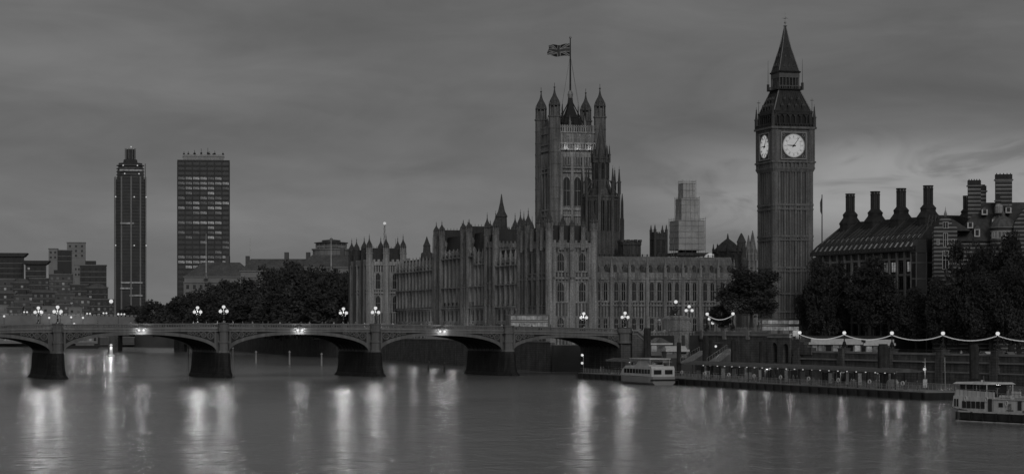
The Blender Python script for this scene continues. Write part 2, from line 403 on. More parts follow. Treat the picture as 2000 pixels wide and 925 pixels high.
# deck
b = MB(); b.m = 0
xs = [4 - i * 3.1 for i in range(63)]
vs = []; fs = []
for x in xs:
    z = ztop(x) - 1.2
    vs += [(x, .35, z), (x, WD - .35, z), (x, WD - .35, z - .9), (x, .35, z - .9)]
for i in range(len(xs) - 1):
    o = i * 4
    for k in range(4): fs.append((o + k, o + (k + 1) % 4, o + 4 + (k + 1) % 4, o + 4 + k))
b.add(vs, fs); b.build('deck', ASPH, br)
def strip(b, y0, y1, dz0, dz1, x0=3, x1=-186, st=3.0, m=None):
    n = int(abs(x1 - x0) / st); X = [x0 + (x1 - x0) * i / n for i in range(n + 1)]
    v = []; f = []
    for x in X:
        z = ztop(x); v += [(x, y0, z + dz0), (x, y0, z + dz1), (x, y1, z + dz1), (x, y1, z + dz0)]
    for i in range(n):
        o = i * 4
        for k in range(4): f.append((o + k, o + (k + 1) % 4, o + 4 + (k + 1) % 4, o + 4 + k))
    f += [(0, 1, 2, 3), tuple(n * 4 + k for k in (3, 2, 1, 0))]
    b.add(v, f, m)
for yy, sgn in ((0, 1), (WD, -1)):
    b = MB()
    def Y(a, c): return (yy + sgn * a, yy + sgn * c) if sgn > 0 else (yy - c, yy - a)
    strip(b, *Y(-.05, .35), -.16, 0, m=1)                 # hand rail
    strip(b, *Y(.05, .25), -1.05, -.78)                   # foot of the balustrade
    strip(b, *Y(-.30, .34), -1.32, -1.06, m=1)            # cornice
    strip(b, *Y(-.10, .34), -1.75, -1.325)                # fascia
    strip(b, *Y(-.22, .34), -1.95, -1.76, m=1)            # lower moulding
    x = 2.6
    while x > -185:
        z = ztop(x); b.box(x - .14, x + .14, *Y(.08, .22), z - .79, z - .155); b.box(x - .45, x + .13, *Y(.10, .20), z - .36, z - .158); x -= .62
    b.build('parapet', [BRG, mat('bridge_pale_moulding', .25, .15, .3, .6, streak=.15) if yy == 0 else BRG], br)
def spring(i): return 6.4
def arch_z(u, xa, xb, zc, zs):
    t_ = (2 * (u - xa) / (xb - xa) - 1); return zs + (zc - zs) * sqrt(max(0, 1 - abs(t_) ** 2.15))
for i in range(5):
    x1 = ENDS[i] - (0 if i == 0 else 1.55); x0 = ENDS[i + 1] + 1.55
    xm = (x0 + x1) / 2; zc = ztop(xm) - 2.62; zs = 6.2; n = 30
    us = [x0 + (x1 - x0) * (.5 - .5 * cos(pi * k / n)) for k in range(n + 1)]
    # arch ring ribs (front, back and inner ribs)
    for (ya, yb, nm, mt, th) in ((-.12, .45, 'arch_rib', BRG, .78), (WD - .45, WD + .12, 'arch_rib', BRG, .78)):
        b = MB(); v = []; f = []
        for k, u in enumerate(us):
            zi = arch_z(u, x0, x1, zc, zs)
            # outer edge keeps the ring thickness, offset along the normal
            du = 1e-2; a0 = arch_z(max(x0, u - du), x0, x1, zc, zs); a1 = arch_z(min(x1, u + du), x0, x1, zc, zs)
            nx, nz = -(a1 - a0), 2 * du; l = sqrt(nx * nx + nz * nz); nx /= l; nz /= l
            uo = min(max(u + nx * th * 1.1, x0 + .02), x1 - .02) if 0 < k < n else u
            zo = min(zi + nz * th + (0.0), ztop(u) - 1.96)
            v += [(u, ya, zi), (uo, ya, zo), (uo, yb, zo), (u, yb, zi)]
        for k in range(n):
            o = k * 4
            for q in range(4): f.append((o + q, o + (q + 1) % 4, o + 4 + (q + 1) % 4, o + 4 + q))
        b.add(v, f); b.build(nm, mt, br)
    # soffit with ribs
    b = MB(); v = []; f = []
    for u in us:
        zi = arch_z(u, x0, x1, zc, zs) + .35; v += [(u, .46, zi), (u, WD - .46, zi)]
    for k in range(n): f.append((2 * k, 2 * k + 1, 2 * k + 3, 2 * k + 2))
    b.add(v, f)
    for y in range(3, 25, 3):
        v = []; f = []
        for u in us:
            zi = arch_z(u, x0, x1, zc, zs); v += [(u, y - .12, zi), (u, y + .12, zi), (u, y + .12, zi + .4), (u, y - .12, zi + .4)]
        for k in range(n):
            for q in range(4): f.append((k * 4 + q, k * 4 + (q + 1) % 4, k * 4 + 4 + (q + 1) % 4, k * 4 + 4 + q))
        b.add(v, f)
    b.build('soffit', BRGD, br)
    # spandrel: dark recessed web, frame and pierced rings shrinking towards the crown
    for yy, y1 in ((.12, .3), (WD - .3, WD - .12)):
        b = MB(); v = []; f = []
        for u in us:
            zi = arch_z(u, x0, x1, zc, zs); v += [(u, yy, zi + .3), (u, yy, ztop(u) - 1.94), (u, y1, ztop(u) - 1.94), (u, y1, zi + .3)]
        for k in range(n):
            for q in range(4): f.append((k * 4 + q, k * 4 + (q + 1) % 4, k * 4 + 4 + (q + 1) % 4, k * 4 + 4 + q))
        b.add(v, f, 0)
        if yy < 1:
            for side in (-1, 1):
                xe = x0 if side < 0 else x1; u = xe - side * .5
                b.box(min(xe, u), max(xe, u), -.05, .118, zs + 1.4, ztop(xe) - 1.96, 1)
                for j in range(6):
                    top = ztop(u) - 2.0; 
                    lo_ = arch_z(u - side * .9, x0, x1, zc, zs) + .95; hh_ = top - lo_
                    if hh_ < .35: break
                    R = min(hh_ / 2, .95) * .86; uc = u - side * (R + .12)
                    b.torus((uc, .04, top - R - .08), R, .13, m=1, n=12)
                    if R > .45:
                        for q in range(4): b.torus((uc + R * .42 * cos(q * pi / 2 + pi / 4), .05, top - R - .08 + R * .42 * sin(q * pi / 2 + pi / 4)), R * .36, .07, m=1, n=8)
                    lo2 = lo_
                    u = uc - side * (R + .1)
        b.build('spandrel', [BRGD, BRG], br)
for i, x in enumerate(PX):
    b = MB()
    # battered pier with pointed cutwaters
    rings = []
    for (hw, nose, z) in ((2.9, 4.9, -2.0), (2.9, 4.9, .25), (2.35, 3.9, .9), (2.05, 3.3, 2.4), (1.85, 2.9, 5.6), (1.75, 2.6, 6.0)):
        rings.append([(x - hw, 1.0, z), (x - hw * .75, -nose * .55, z), (x - hw * .28, -nose, z), (x + hw * .28, -nose, z), (x + hw * .75, -nose * .55, z), (x + hw, 1.0, z), (x + hw, WD - 1, z), (x + hw * .3, WD + nose, z), (x - hw * .3, WD + nose, z), (x - hw, WD - 1, z)])
    v = [q for r in rings for q in r]; n = 10
    f = [tuple(range(n))[::-1], tuple(range(len(v) - n, len(v)))] + [(j * n + k, j * n + (k + 1) % n, (j + 1) * n + (k + 1) % n, (j + 1) * n + k) for j in range(len(rings) - 1) for k in range(n)]
    b.add(v, f); o = b.build('pier', PIERM, br)
    o['label'] = 'dark wet stone pier stained by the tide'
    b = MB(); b.box(x - 1.5, x + 1.5, .5, WD - .5, 6.0, ztop(x) - 2.1); b.build('pier_head', BRG, br)
    for yy in (-.9, WD + .9):
        b = MB(); z = ztop(x)
        b.frustum(x, yy, [(1.35, 5.8), (1.25, 6.3), (1.05, 6.5), (1.05, 8.2), (1.2, 8.3), (1.2, 8.75), (1.0, 8.85), (1.0, z - 2.0), (1.25, z - 1.9), (1.25, z - 1.1), (1.1, z - 1.0), (1.1, z - .12), (1.3, z - .1), (1.3, z + .15)], 8)
        b.build('pilaster', BRG, br)
# west abutment and stairs
b = MB(); b.box(-.1, 2.6, -1.2, WD, -2, 8.4); b.build('abutment', GRAN, br)
b = MB(); b.frustum(1.2, -.6, [(1.7, 8.0), (1.55, 8.4), (1.45, 8.6), (1.45, 10.4), (1.8, 10.6), (1.8, 11.7), (1.6, 11.8), (1.75, 12.0)], 8); b.build('pilaster', BRG, br)
st = thing('stone_stair', 'stone stair beside the bridge end descending towards the pier', 'staircase', bf(2.8, -1.2), BA)
b = MB(); b.prism([(0, -2), (10.5, -2), (10.5, 5.2), (6.6, 7.6), (5.4, 7.9), (1.4, 11.0), (0, 11.0)], -.6, 3.2); b.build('wall', GRAN, st)
b = MB()
for y in (-.85, 2.9):
    b.prism([(0, 11.01), (1.4, 11.01), (5.4, 7.95), (6.6, 7.65), (10.5, 5.25), (10.5, 5.75), (6.9, 8.1), (5.7, 8.4), (1.7, 11.5), (0, 11.5)], y, y + .55)
    b.prism([(0, 10.2), (1.2, 10.2), (5.2, 7.1), (6.4, 6.8), (10.5, 4.3), (10.5, 4.55), (6.5, 7.05), (5.3, 7.35), (1.3, 10.45), (0, 10.45)], y + (.1 if y < 0 else 0), y + .45)
b.build('balustrade', GRANL, st)
b = MB()
for k in range(24): b.box(1.2 + k * .38, 1.6 + k * .38, -.1, 2.7, 10.2 - k * .24, 11.02 - k * .24)
b.build('steps', GRANL, st)

# ------------------------------------------------------------------ lamps
def point(name, loc, e, r, parent=None):
    l = bpy.data.lights.new(name, 'POINT'); l.energy = e; l.shadow_soft_size = r
    o = bpy.data.objects.new(name, l); COL.objects.link(o); o.location = loc
    if parent: o.parent = parent
    return o
_gm = {}
def globe_mesh(r):
    if r not in _gm:
        b = MB(); b.smooth = True; b.ball((0, 0, 0), r, 14); _gm[r] = b.mesh('globe', GLOBE)
    return _gm[r]
def triple_lamp(loc, label, power=700, rz=BA, gr=.41, group='triple globe lamps on the bridge'):
    r = thing('street_lamp', label, 'street lamp', loc, rz, group)
    b = MB(); b.frustum(0, 0, [(.5, -.1), (.42, .5), (.22, .7), (.16, 1.2), (.2, 1.4), (.1, 1.6), (.09, 2.9), (.16, 3.0), (.07, 3.3), (.06, 3.8)], 8)
    b.build('column', IRON, r)
    b = MB()
    for s_ in (-1, 1):
        b.tube((0, 0, 2.55), (s_ * .55, 0, 2.3), .07, 5); b.tube((s_ * .55, 0, 2.3), (s_ * .78, 0, 2.55), .07, 5); b.tube((s_ * .78, 0, 2.5), (s_ * .78, 0, 2.75), .12, 6)
    b.build('bracket', IRON, r)
    for x, z in ((-.78, 3.1), (.78, 3.1), (0, 4.15)): inst('globe', globe_mesh(gr), r, (x, 0, z))
    point('bulb', (-.05, 0, 3.45), power, .40, r)
    for x, z in ((-.78, 3.1), (.78, 3.1), (0, 4.15)):
        b = MB(); b.frustum(x, 0, [(.16, z + gr - .05), (.05, z + gr + .1), (.02, z + gr + .3)], 6); b.build('finial', IRON, r)
    return r
LP = 1450
wh = {-142.9: 'first', -103.3: 'second', -65.3: 'third'}
for x in (-142.9, -103.3, -65.3, 1.2):
    for yy in (-.9, WD + .9):
        side = 'near' if yy < 0 else 'far'
        lab = f'triple globe lamp on the {side} parapet above the {wh[x]} bridge pier from the left' if x < 0 else f'triple globe lamp on the {side} parapet at the palace end of the bridge'
        triple_lamp(tuple(bf(x, yy, ztop(x) - .2)), lab, LP * (1.3 if yy > 0 else .8))
# pairs of navigation lights hung at the arch crowns
for i, lab in ((1, 'fourth'), (2, 'third'), (3, 'second')):
    xm = (ENDS[i] + ENDS[i + 1]) / 2 
    r = thing('navigation_light', f'pair of round navigation lights with crest on the {lab} bridge arch from the left', 'navigation light', bf(xm, -.35, ztop(xm) - 1.55), BA, 'navigation lights at the arch crowns')
    b = MB(); b.prism([(-.9, -.3), (.9, -.3), (1.0, .2), (.5, .75), (0, 1.0), (-.5, .75), (-1.0, .2)], .02, .2); b.build('crest', BRGD, r)
    for s_ in (-1, 1): inst('lamp', globe_mesh(.27), r, (s_ * .58, -.25, -.05)); point('bulb', (s_ * .58, -.25, -.05), 260, .25, r)

# ------------------------------------------------------------------ people (one continuous skinned body each, shared by copies)
def person_mesh(kind):
    me = bpy.data.meshes.new('person')
    sw = {0: .0, 1: .18, 2: -.12}[kind]
    V = [(0, 0, .95), (0, 0, 1.2), (0, 0, 1.42), (0, 0, 1.53), (0, -.02, 1.66), (0, -.02, 1.74),
         (.19, 0, 1.40), (.24, sw * .5, 1.13), (.23, sw - .08, .88), (-.19, 0, 1.40), (-.24, -sw * .5, 1.13), (-.23, -sw - .08, .88),
         (.1, 0, .88), (.1, -sw, .48), (.1, sw * .6 - sw, .07), (.1, -sw * .6 - .16, .04), (-.1, 0, .88), (-.1, sw, .48), (-.1, sw * 1.3, .07), (-.1, sw * 1.3 - .15, .04)]
    E = [(0, 1), (1, 2), (2, 3), (3, 4), (4, 5), (2, 6), (6, 7), (7, 8), (2, 9), (9, 10), (10, 11), (0, 12), (12, 13), (13, 14), (14, 15), (0, 16), (16, 17), (17, 18), (18, 19)]
    R = [.15, .14, .15, .06, .10, .07, .075, .055, .035, .075, .055, .035, .09, .065, .045, .035, .09, .065, .045, .035]
    me.from_pydata(V, E, []); o = bpy.data.objects.new('tmp', me); COL.objects.link(o)
    m = o.modifiers.new('s', 'SKIN'); m.use_smooth_shade = True
    for i, rr_ in enumerate(R): me.skin_vertices[0].data[i].radius = (rr_, rr_ * .85)
    me.skin_vertices[0].data[0].use_root = True
    o.modifiers.new('d', 'SUBSURF').levels = 1
    dg = bpy.context.evaluated_depsgraph_get(); dg.update()
    out = bpy.data.meshes.new_from_object(o.evaluated_get(dg)); out.name = 'person'
    out.materials.clear(); out.materials.append(CLOTH if kind != 1 else mat('light_coat', .38, .2, 2, .9)); out.materials.append(SKIN)
    for pl in out.polygons:
        if pl.center.z > 1.55 or (pl.center.z < .95 and abs(pl.center.x) > .2): pl.material_index = 1
    bpy.data.objects.remove(o); return out
PM_ = [person_mesh(k) for k in range(3)]
def hair(parent):
    b = MB(); b.ball((0, .01, 1.73), .108, 8); b.build('hair', IRON, parent)
npers = 0
def person(loc, rz, label, group):
    global npers
    o = inst('person', PM_[npers % 3], None, loc, rz); npers += 1
    tag(o, label, 'person', group); 
    b = None
    inst('hair', HAIR, o); return o
b = MB(); b.ball((0, .012, 1.735), .112, 8); HAIR = b.mesh('hair', IRON)
rp = random.Random(3)
for k in range(44):
    x = -112 + k * 2.35 + rp.uniform(-.9, .9) if k < 42 else -125 - 8 * (k - 42)
    if -24 < x < -8 and k % 2: continue
    person(tuple(bf(x, rp.choice((1.2, 1.8, 2.6)), ztop(x) - 1.19)), BA + rp.choice((pi / 2, -pi / 2, 0, .4)),
           'pedestrian in everyday clothes walking behind the bridge parapet, only head and shoulders showing', 'pedestrians on the bridge')

# ------------------------------------------------------------------ buses
def bus(loc, rz, label, L=11, H=4.35, decks=2):
    r = thing('double_decker_bus', label, 'bus', loc, rz, 'double decker buses')
    b = MB(); b.prism([(-L / 2, .35), (L / 2, .35), (L / 2, H - .35), (L / 2 - .35, H), (-L / 2 + .25, H), (-L / 2, H - .25)], -1.25, 1.25); b.build('body', mat('bus_red_seen_grey', .16, .08, .4, .35), r)
    for dz in (1.25, 2.95):
        for s_ in (-1, 1):
            for k in range(7):
                b = MB(); y = 1.255 * s_; x0 = -L / 2 + .4 + k * (L - .8) / 7
                b.box(x0 + .05, x0 + (L - .8) / 7 - .05, min(y, y + .02 * s_), max(y, y + .02 * s_), dz, dz + .95); b.build('window', LIT, r)
    for dz in (1.1, 2.9):
        b = MB(); b.box(L / 2 + .003, L / 2 + .03, -1.1, 1.1, dz, dz + 1.05); b.build('windscreen', LITD, r)
    b = MB(); b.box(-L / 2 + .5, L / 2 - .5, -1.27, 1.27, 2.45, 2.62); b.build('trim', WHITE, r)
    for x in (-L / 2 + 2, L / 2 - 2.6):
        for y in (-1.12, 1.12):
            b = MB(); b.tube((x, y - .16, .5), (x, y + .16, .5), .5, 14); b.build('wheel', IRON, r)
    return r
bus(tuple(bf(-22, 8, ztop(-22) - 1.19)), BA, 'double decker bus with lit windows crossing the bridge in front of the palace')

# ================================================================== THE PALACE (frame P: x inland, y upstream along the river front)
def palace_block(name, label, x0, x1, y0, y1, z0, z1, cat='palace wing', roof=None, m=None):
    r = thing(name, label, cat, pf(0, 0), PA)
    b = MB(); b.box(x0, x1, y0, y1, z0, z1); return r, b
def mansard(b, x0, x1, y0, y1, z0, z1, ins=1.1):
    v = []
    for q, z in ((0, z0), (ins, z1)): v += [(x0 + q, y0 + q, z), (x1 - q, y0 + q, z), (x1 - q, y1 - q, z), (x0 + q, y1 - q, z)]
    b.add(v, [(3, 2, 1, 0), (4, 5, 6, 7), (0, 1, 5, 4), (1, 2, 6, 5), (2, 3, 7, 6), (3, 0, 4, 7)])
    for k in range(int((x1 - x0) / 1.1)): x = x0 + ins + k * 1.1; b.box(x, x + .12, y0 + ins, y0 + ins + .1, z1, z1 + .7)
def turrets(r, pts, rad, z0, zs, zt, m=None, cap=None):
    cap = cap or STONED
    me = turret_mesh(rad, z0, zs, zt, m, cap=cap)
    for x, y in pts: inst('turret', me, r, (x, y, 0))
def hip_roof(b, x0, x1, y0, y1, z0, z1, axis='y', hip=3, m=None):
    xm, ym = (x0 + x1) / 2, (y0 + y1) / 2
    if axis == 'y': v = [(x0, y0, z0), (x1, y0, z0), (x1, y1, z0), (x0, y1, z0), (xm, y0 + hip, z1), (xm, y1 - hip, z1)]; f = [(0, 1, 4), (1, 2, 5, 4), (2, 3, 5), (3, 0, 4, 5), (3, 2, 1, 0)]
    else: v = [(x0, y0, z0), (x1, y0, z0), (x1, y1, z0), (x0, y1, z0), (x0 + hip, ym, z1), (x1 - hip, ym, z1)]; f = [(0, 1, 5, 4), (1, 2, 5), (2, 3, 4, 5), (3, 0, 4), (3, 2, 1, 0)]
    b.add(v, f, m)
Nr, Er = 0, -pi / 2
# --- north river pavilion (nearest, beside the bridge)
r, b = palace_block('palace_pavilion', 'tall gothic corner pavilion of the palace behind the right end of the bridge', 0, 12.4, 0, 30, 6, 34)
gothic(r, b, 0, 0, Nr, 12.4, 7, 34, 2, [(10.5, 14.8), (19.0, 24.4), (27.4, 32.4)], ww=2.1, bw_=1.5, lights=3, pinn=False, butt=.5)
gothic(r, b, 0, 30, Er, 30, 7, 34, 6, [(9.5, 15.2), (18.0, 25.0), (27.0, 32.6)], ww=3.2, bw_=.9, lights=3, pinn=False, butt=.6)
b.box(-.8, 13.2, -.85, 30.8, 33.9, 34.5); b.box(-.7, 13.1, -.75, 30.7, 25.2, 25.8); crenel(b, -.7, 13.1, -.75, 30.7, 34.5, 1.4, .7)
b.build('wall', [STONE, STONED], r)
b = MB(); mansard(b, .9, 11.5, .9, 29, 34.2, 40.0, 1.0); b.build('roof', ROOFD, r)
turrets(r, [(-.2, -.2), (-.2, 9), (-.2, 20.5), (-.2, 28.6), (12.6, -.2), (12.6, 29)], 1.0, 7, 38.5, 45.6, None, STONED)
turrets(r, [(3.2, -.7), (6.2, -.7), (9.4, -.7), (-.8, 4.5), (-.8, 14.5), (-.8, 24.5), (12.9, 9), (12.9, 19)], .55, 33.2, 38, 43.0, None, STONED)
# --- north range facing the bridge
r, b = palace_block('palace_range', 'long low gothic palace range between the corner pavilion and the clock tower', 13.6, 56, 4, 16, 6, 25.8)
gothic(r, b, 13.6, 4, Nr, 42, 7, 25.6, 8, [(10.8, 14.6), (19.3, 24.6)], wpb=2, ww=1.25, bw_=.95, lights=2, ph=5.6, litp=.03, butt=.7)
b.box(13.3, 56.3, 3.2, 3.6, 25.3, 25.75); b.box(13.3, 56.3, 3.25, 3.6, 17.9, 18.3); b.box(13.5, 56.1, 3.5, 3.75, 25.8, 27.2)
for k in range(60): b.box(13.8 + k * .7, 14.15 + k * .7, 3.4, 3.499, 25.8, 27.15)
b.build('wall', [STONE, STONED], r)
b = MB(); b.prism_x([(4.1, 25.85), (15.9, 25.85), (12, 31.8), (8, 31.8)], 13.6, 56)
for k in range(58): x = 13.9 + k * .73; b.tube((x, 4.15, 25.95), (x, 8, 31.85), .07, 4)
for q in (.2, .4, .6, .8): b.tube((13.6, 4.1 + 3.9 * q - .03, 25.9 + 5.95 * q), (56, 4.1 + 3.9 * q - .03, 25.9 + 5.95 * q), .07, 4)
b.build('roof', mat('iron_tile_roof', .19, .2, .3, .7, streak=.3), r)
b = MB()
for k in range(30): b.box(14 + k * 1.4, 14.25 + k * 1.4, 7.9, 8.1, 31.8, 32.5)
b.box(13.7, 55.9, 7.95, 8.05, 32.1, 32.2); b.build('ridge_crest', IRON, r)
for k in range(16):
    b = MB(); x = 15 + k * 2.6; b.box(x, x + .9, 5.1, 7.2, 27.3, 28.6); b.prism([(x - .1, 28.6), (x + 1.0, 28.6), (x + .45, 29.4)], 5.0, 7.6); b.build('dormer', STONED, r)
# --- river front, four sections, set back 11 m
def river_section(name, label, y0, y1, z1, bays, roofz, floors, ph=3.4, tw=None):
    r, b = palace_block(name, label, 11, 24, y0, y1, 6, z1, 'palace wing')
    gothic(r, b, 11, y1, Er, y1 - y0, 7, z1, bays, floors, ww=3.4, bw_=1.05, butt=1.0, lights=4, ph=ph, litp=.07, pm=STONEL, low=.35)
    for zz_, dd in ((13.1, .9), (18.2, 1.35), (25.0, 1.3), (z1 - 1.6, 1.3)): b.box(11 - dd - .1, 11 - .53, y0 + .03, y1 - .03, zz_, zz_ + .3)
    b.box(10.2, 10.8, y0, y1, z1 - .5, z1 - .02); crenel(b, 10.6, 24, y0 + .01, y1 - .01, z1, 1.1, .6, sides='e')
    b.box(9.9, 10.65, y0 + .02, y1 - .02, 18.1, 18.5)
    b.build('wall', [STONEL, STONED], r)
    b = MB(); b.prism([(11.3, z1), (23.9, z1), (21.5, roofz), (12.4, roofz)], y0 + .3, y1 - .3); b.build('roof', ROOFD, r)
    return r
FL = [(8.0, 12.8), (14, 17.6), (19.2, 24.2), (26, 30.6)]
river_section('palace_river_wing', 'buttressed palace river wing just left of the corner pavilion', 30.2, 93.8, 32.4, 11, 36, FL)
river_section('palace_river_wing', 'short stretch of river front between two turreted palace blocks', 104.2, 119.8, 33.6, 3, 36.5, FL)
river_section('palace_river_wing', 'tall central river front of the palace between its two turret pairs', 120, 175.5, 36.4, 10, 42.6, FL[:3] + [(26, 31), (32.0, 34.8)], ph=1.3)
river_section('palace_river_wing', 'lower river front beside the far southern pavilion, with a row of pinnacled buttresses', 175.7, 233.8, 33.2, 11, 36.3, FL)
# tower blocks on the river front
for (lab, y0, y1, zt, tt) in (('square palace tower with oriel window and dark open roof, next to the corner pavilion', 93.9, 104.1, 37.4, 48.4),
                              ('near turret pair block of the central river front', 127, 134.5, 39.6, 47.4),
                              ('far turret pair block of the central river front', 164, 172, 39.8, 48.3)):
    r, b = palace_block('palace_tower', lab, 10.2, 19.5, y0, y1, 6, zt, 'palace tower')
    gothic(r, b, 10.2, y0, Nr, 9.3, 30, zt, 2, [(33, zt - 1.2)], ww=1.6, pinn=False, butt=.3, lights=2)
    gothic(r, b, 10.2, y1, Er, y1 - y0, 7, zt, 2, [(9.2, 12.6), (19.2, 24), (26, 31)], ww=1.8, pinn=False, butt=.5, lights=2)
    b.box(9.8, 19.9, y0 - .4, y1 + .4, zt - .2, zt + .3); crenel(b, 9.8, 19.9, y0 - .4, y1 + .4, zt + .3, 1.3, .6)
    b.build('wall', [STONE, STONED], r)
    b = MB(); mansard(b, 10.7, 19.0, y0 + .5, y1 - .5, zt + .3, zt + 5.4, .7); b.build('roof', ROOFD, r)
    turrets(r, [(10.2, y0), (10.2, y1), (19.4, y0), (19.4, y1)], 1.0, 7, zt + 3.6, tt)
# --- south pavilion
r, b = palace_block('palace_pavilion', 'far end pavilion of the palace beside the dark garden trees', 0, 12.8, 234, 266, 6, 35)
gothic(r, b, 0, 234, Nr, 12.8, 7, 35, 2, [(9.5, 13), (17.5, 23.6), (26, 32)], ww=1.9, bw_=1.6, lights=3, pinn=False, fm=STONEL)
gothic(r, b, 0, 266, Er, 32, 7, 35, 5, [(9.5, 13), (17.5, 23.6), (26, 32)], ww=2, bw_=1.4, lights=3, pinn=False)
b.box(-.8, 13.6, 233.2, 266.8, 34.8, 35.4); b.box(-.7, 13.5, 233.3, 266.7, 24.4, 25); crenel(b, -.7, 13.5, 233.3, 266.7, 35.4, 1.6, .8)
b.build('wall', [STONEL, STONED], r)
b = MB(); mansard(b, 1.0, 11.8, 234.8, 265, 35.2, 41.2, .9); b.build('roof', ROOFD, r)
turrets(r, [(-.1, 234), (6.2, 233.8), (12.7, 234)], 1.15, 7, 39, 46.4, STONEL)
turrets(r, [(-.1, 243), (6.2, 243), (12.7, 243), (-.1, 257), (-.1, 266)], 1.15, 7, 39, 45.8, STONED)
# --- dark ventilation spires rising behind the river front
def spire_tower(name, label, px, Y, z0, tiers, m, n=8, cat='spire', cr=True, lantern=None):
    X = px2x(px, Y); r = thing(name, label, cat, (X, Y, 0), PA)
    b = MB(); b.frustum(0, 0, [(tiers[0][0], z0)] + tiers, n); b.build('tower', m, r)
    if cr:
        R0 = tiers[0][0]; zs = tiers[1][1] if len(tiers) > 1 else tiers[0][1]; k = 1 / cos(pi / n)
        for i in range(n):
            a = pi / n + 2 * pi * i / n; inst('pinnacle', pinn_mesh(.32, 4.2, m), r, (R0 * k * cos(a), R0 * k * sin(a), tiers[0][1] - .6))
    return r
spire_tower('ventilation_spire', 'dark slender spire with a pointed lantern behind the square palace tower', 979.5, 760, 20,
            [(3.0, 41), (2.6, 41.2), (2.4, 43.3), (1.7, 43.8), (1.6, 47.4), (1.85, 47.6), (1.05, 49.3), (.45, 52.2), (.1, 54.9)], STONED)
spire_tower('ventilation_spire', 'small dark stepped spire rising over the lower river front', 833.6, 850, 25,
            [(2.4, 33.6), (2.5, 34.6), (2.3, 35), (1.9, 38.6), (1.3, 39), (1.15, 41), (1.3, 41.2), (.7, 42.6), (.1, 44.6)], STONED)

# ================================================================== VICTORIA TOWER
VY = 905; VX = px2x(1083, VY)
Vf = thing('great_square_tower', 'massive square gothic tower with four ogee corner turrets and the flagpole on top', 'tower', (VX, VY, 0), PA)
w = 18.3
def vz(py, Y=913): return py2z(py, Y)
b = MB(); b.box(.2, w - .2, .2, w - .2, 7, vz(262))
for rot, ox, oy in ((Nr, 0, 0), (Er, 0, w)):
    old = b.M; b.M = Matrix.Translation((ox, oy, 0)) @ Matrix.Rotation(rot, 4, 'Z')
    for z in (vz(282), vz(294), vz(329), vz(337), vz(410), vz(422)): b.box(1, w - 1, -.75, .199, z - .35, z + .25)
    for k in range(21):                      # fine panel ribs
        u = 2.6 + k * (w - 5.2) / 20; b.box(u - .11, u + .11, -.28, .198, 7, vz(412)); b.box(u - .11, u + .11, -.2, .196, vz(336), vz(262))
    for k in range(4):
        u = 2.6 + k * (w - 5.2) / 3; b.box(u - .5, u + .5, -.7, .197, 7, vz(300))
    for k in range(13):                      # arcaded gallery rows, deep dark slots between small piers
        u = 2.8 + k * (w - 5.6) / 12
        b.box(u - .22, u + .22, -.6, .195, vz(326), vz(309)); b.box(u - .2, u + .2, -.5, .194, vz(293), vz(283))
    b.box(2.4, w - 2.4, -.4, .193, vz(309), vz(300))
    b.box(1.5, w - 1.5, -.5, .15, vz(262), vz(262) + .5)
    for k in range(16): u = 2.2 + k * (w - 4.4) / 15; b.box(u - .28, u + .28, -.45, -.1, vz(262) + .5, vz(262) + 3.0)
    b.box(1.5, w - 1.5, -.45, -.15, vz(262) + 2.2, vz(262) + 2.5)
    b.M = old
b.build('wall', STONEL, Vf)
for rot, ox, oy in ((Nr, 0, 0), (Er, 0, w)):
    M = Matrix.Translation((ox, oy, 0)) @ Matrix.Rotation(rot, 4, 'Z')
    for k in range(3):
        u = 2.6 + (k + .5) * (w - 5.2) / 3
        inst('window', win_mesh(2.9, vz(347) - vz(404), 'gothic', 2, 0, STONEL, .4), Vf, tuple(M @ Vector((u, .12, vz(404)))), rot)
        inst('window', win_mesh(2.3, 3.4, 'gothic', 3, 2, STONEL, .4), Vf, tuple(M @ Vector((u, .12, vz(281)))), rot)
        for j in range(4):
            inst('arcade_opening', win_mesh(.62, vz(310) - vz(325), 'gothic', 1, 0, STONEL, .1), Vf, tuple(M @ Vector((2.8 + (k * 4 + j + .5) * (w - 5.6) / 12, .12, vz(325)))), rot)
me = turret_mesh(2.1, 7, vz(232), vz(166), mat('turret_stone', .22, .22, .15, .9, .4, 2.5, streak=.35, fine=.25), cap=STONED)
for x, y in ((0, 0), (w, 0), (0, w), (w, w)): inst('turret', me, Vf, (x, y, 0))
for x, y in ((w / 2 - 3, .0), (w / 2 + 3, 0), (0, w / 2)): inst('pinnacle', pinn_mesh(.4, 5), Vf, (x, y, vz(262) + 2))
b = MB(); b.frustum(w / 2, w / 2, [(5.2, vz(262) - 1), (5.2, vz(248)), (3.6, vz(247.5)), (3.5, vz(231)), (2.4, vz(229)), (1.1, vz(208)), (.7, vz(190)), (.5, vz(186))], 4)
for i in range(4):
    a = pi / 4 + i * pi / 2; b.tube((w / 2 + 6.4 * cos(a), w / 2 + 6.4 * sin(a), vz(247)), (w / 2 + .6 * cos(a), w / 2 + .6 * sin(a), vz(196)), .22, 5)
    for k in range(5): q = k / 4 * 9 - 4.5; R4 = Matrix.Rotation(i * pi / 2, 4, 'Z'); p_ = R4 @ Vector((q, -4.6, 0)); b.tube((w / 2 + p_.x, w / 2 + p_.y, vz(250)), (w / 2 + p_.x, w / 2 + p_.y, vz(224)), .17, 4, r2=.04)
b.build('roof_lantern', IRON, Vf)
for sx_ in (-1, 1):
    for sy_ in (-1, 1): inst('pinnacle', pinn_mesh(.35, 8, IRON), Vf, (w / 2 + sx_ * 4.6, w / 2 + sy_ * 4.6, vz(240)))
FX, FY, _ = tuple(Matrix.Translation((VX, VY, 0)) @ Matrix.Rotation(PA, 4, 'Z') @ Vector((w / 2, w / 2, 0)))
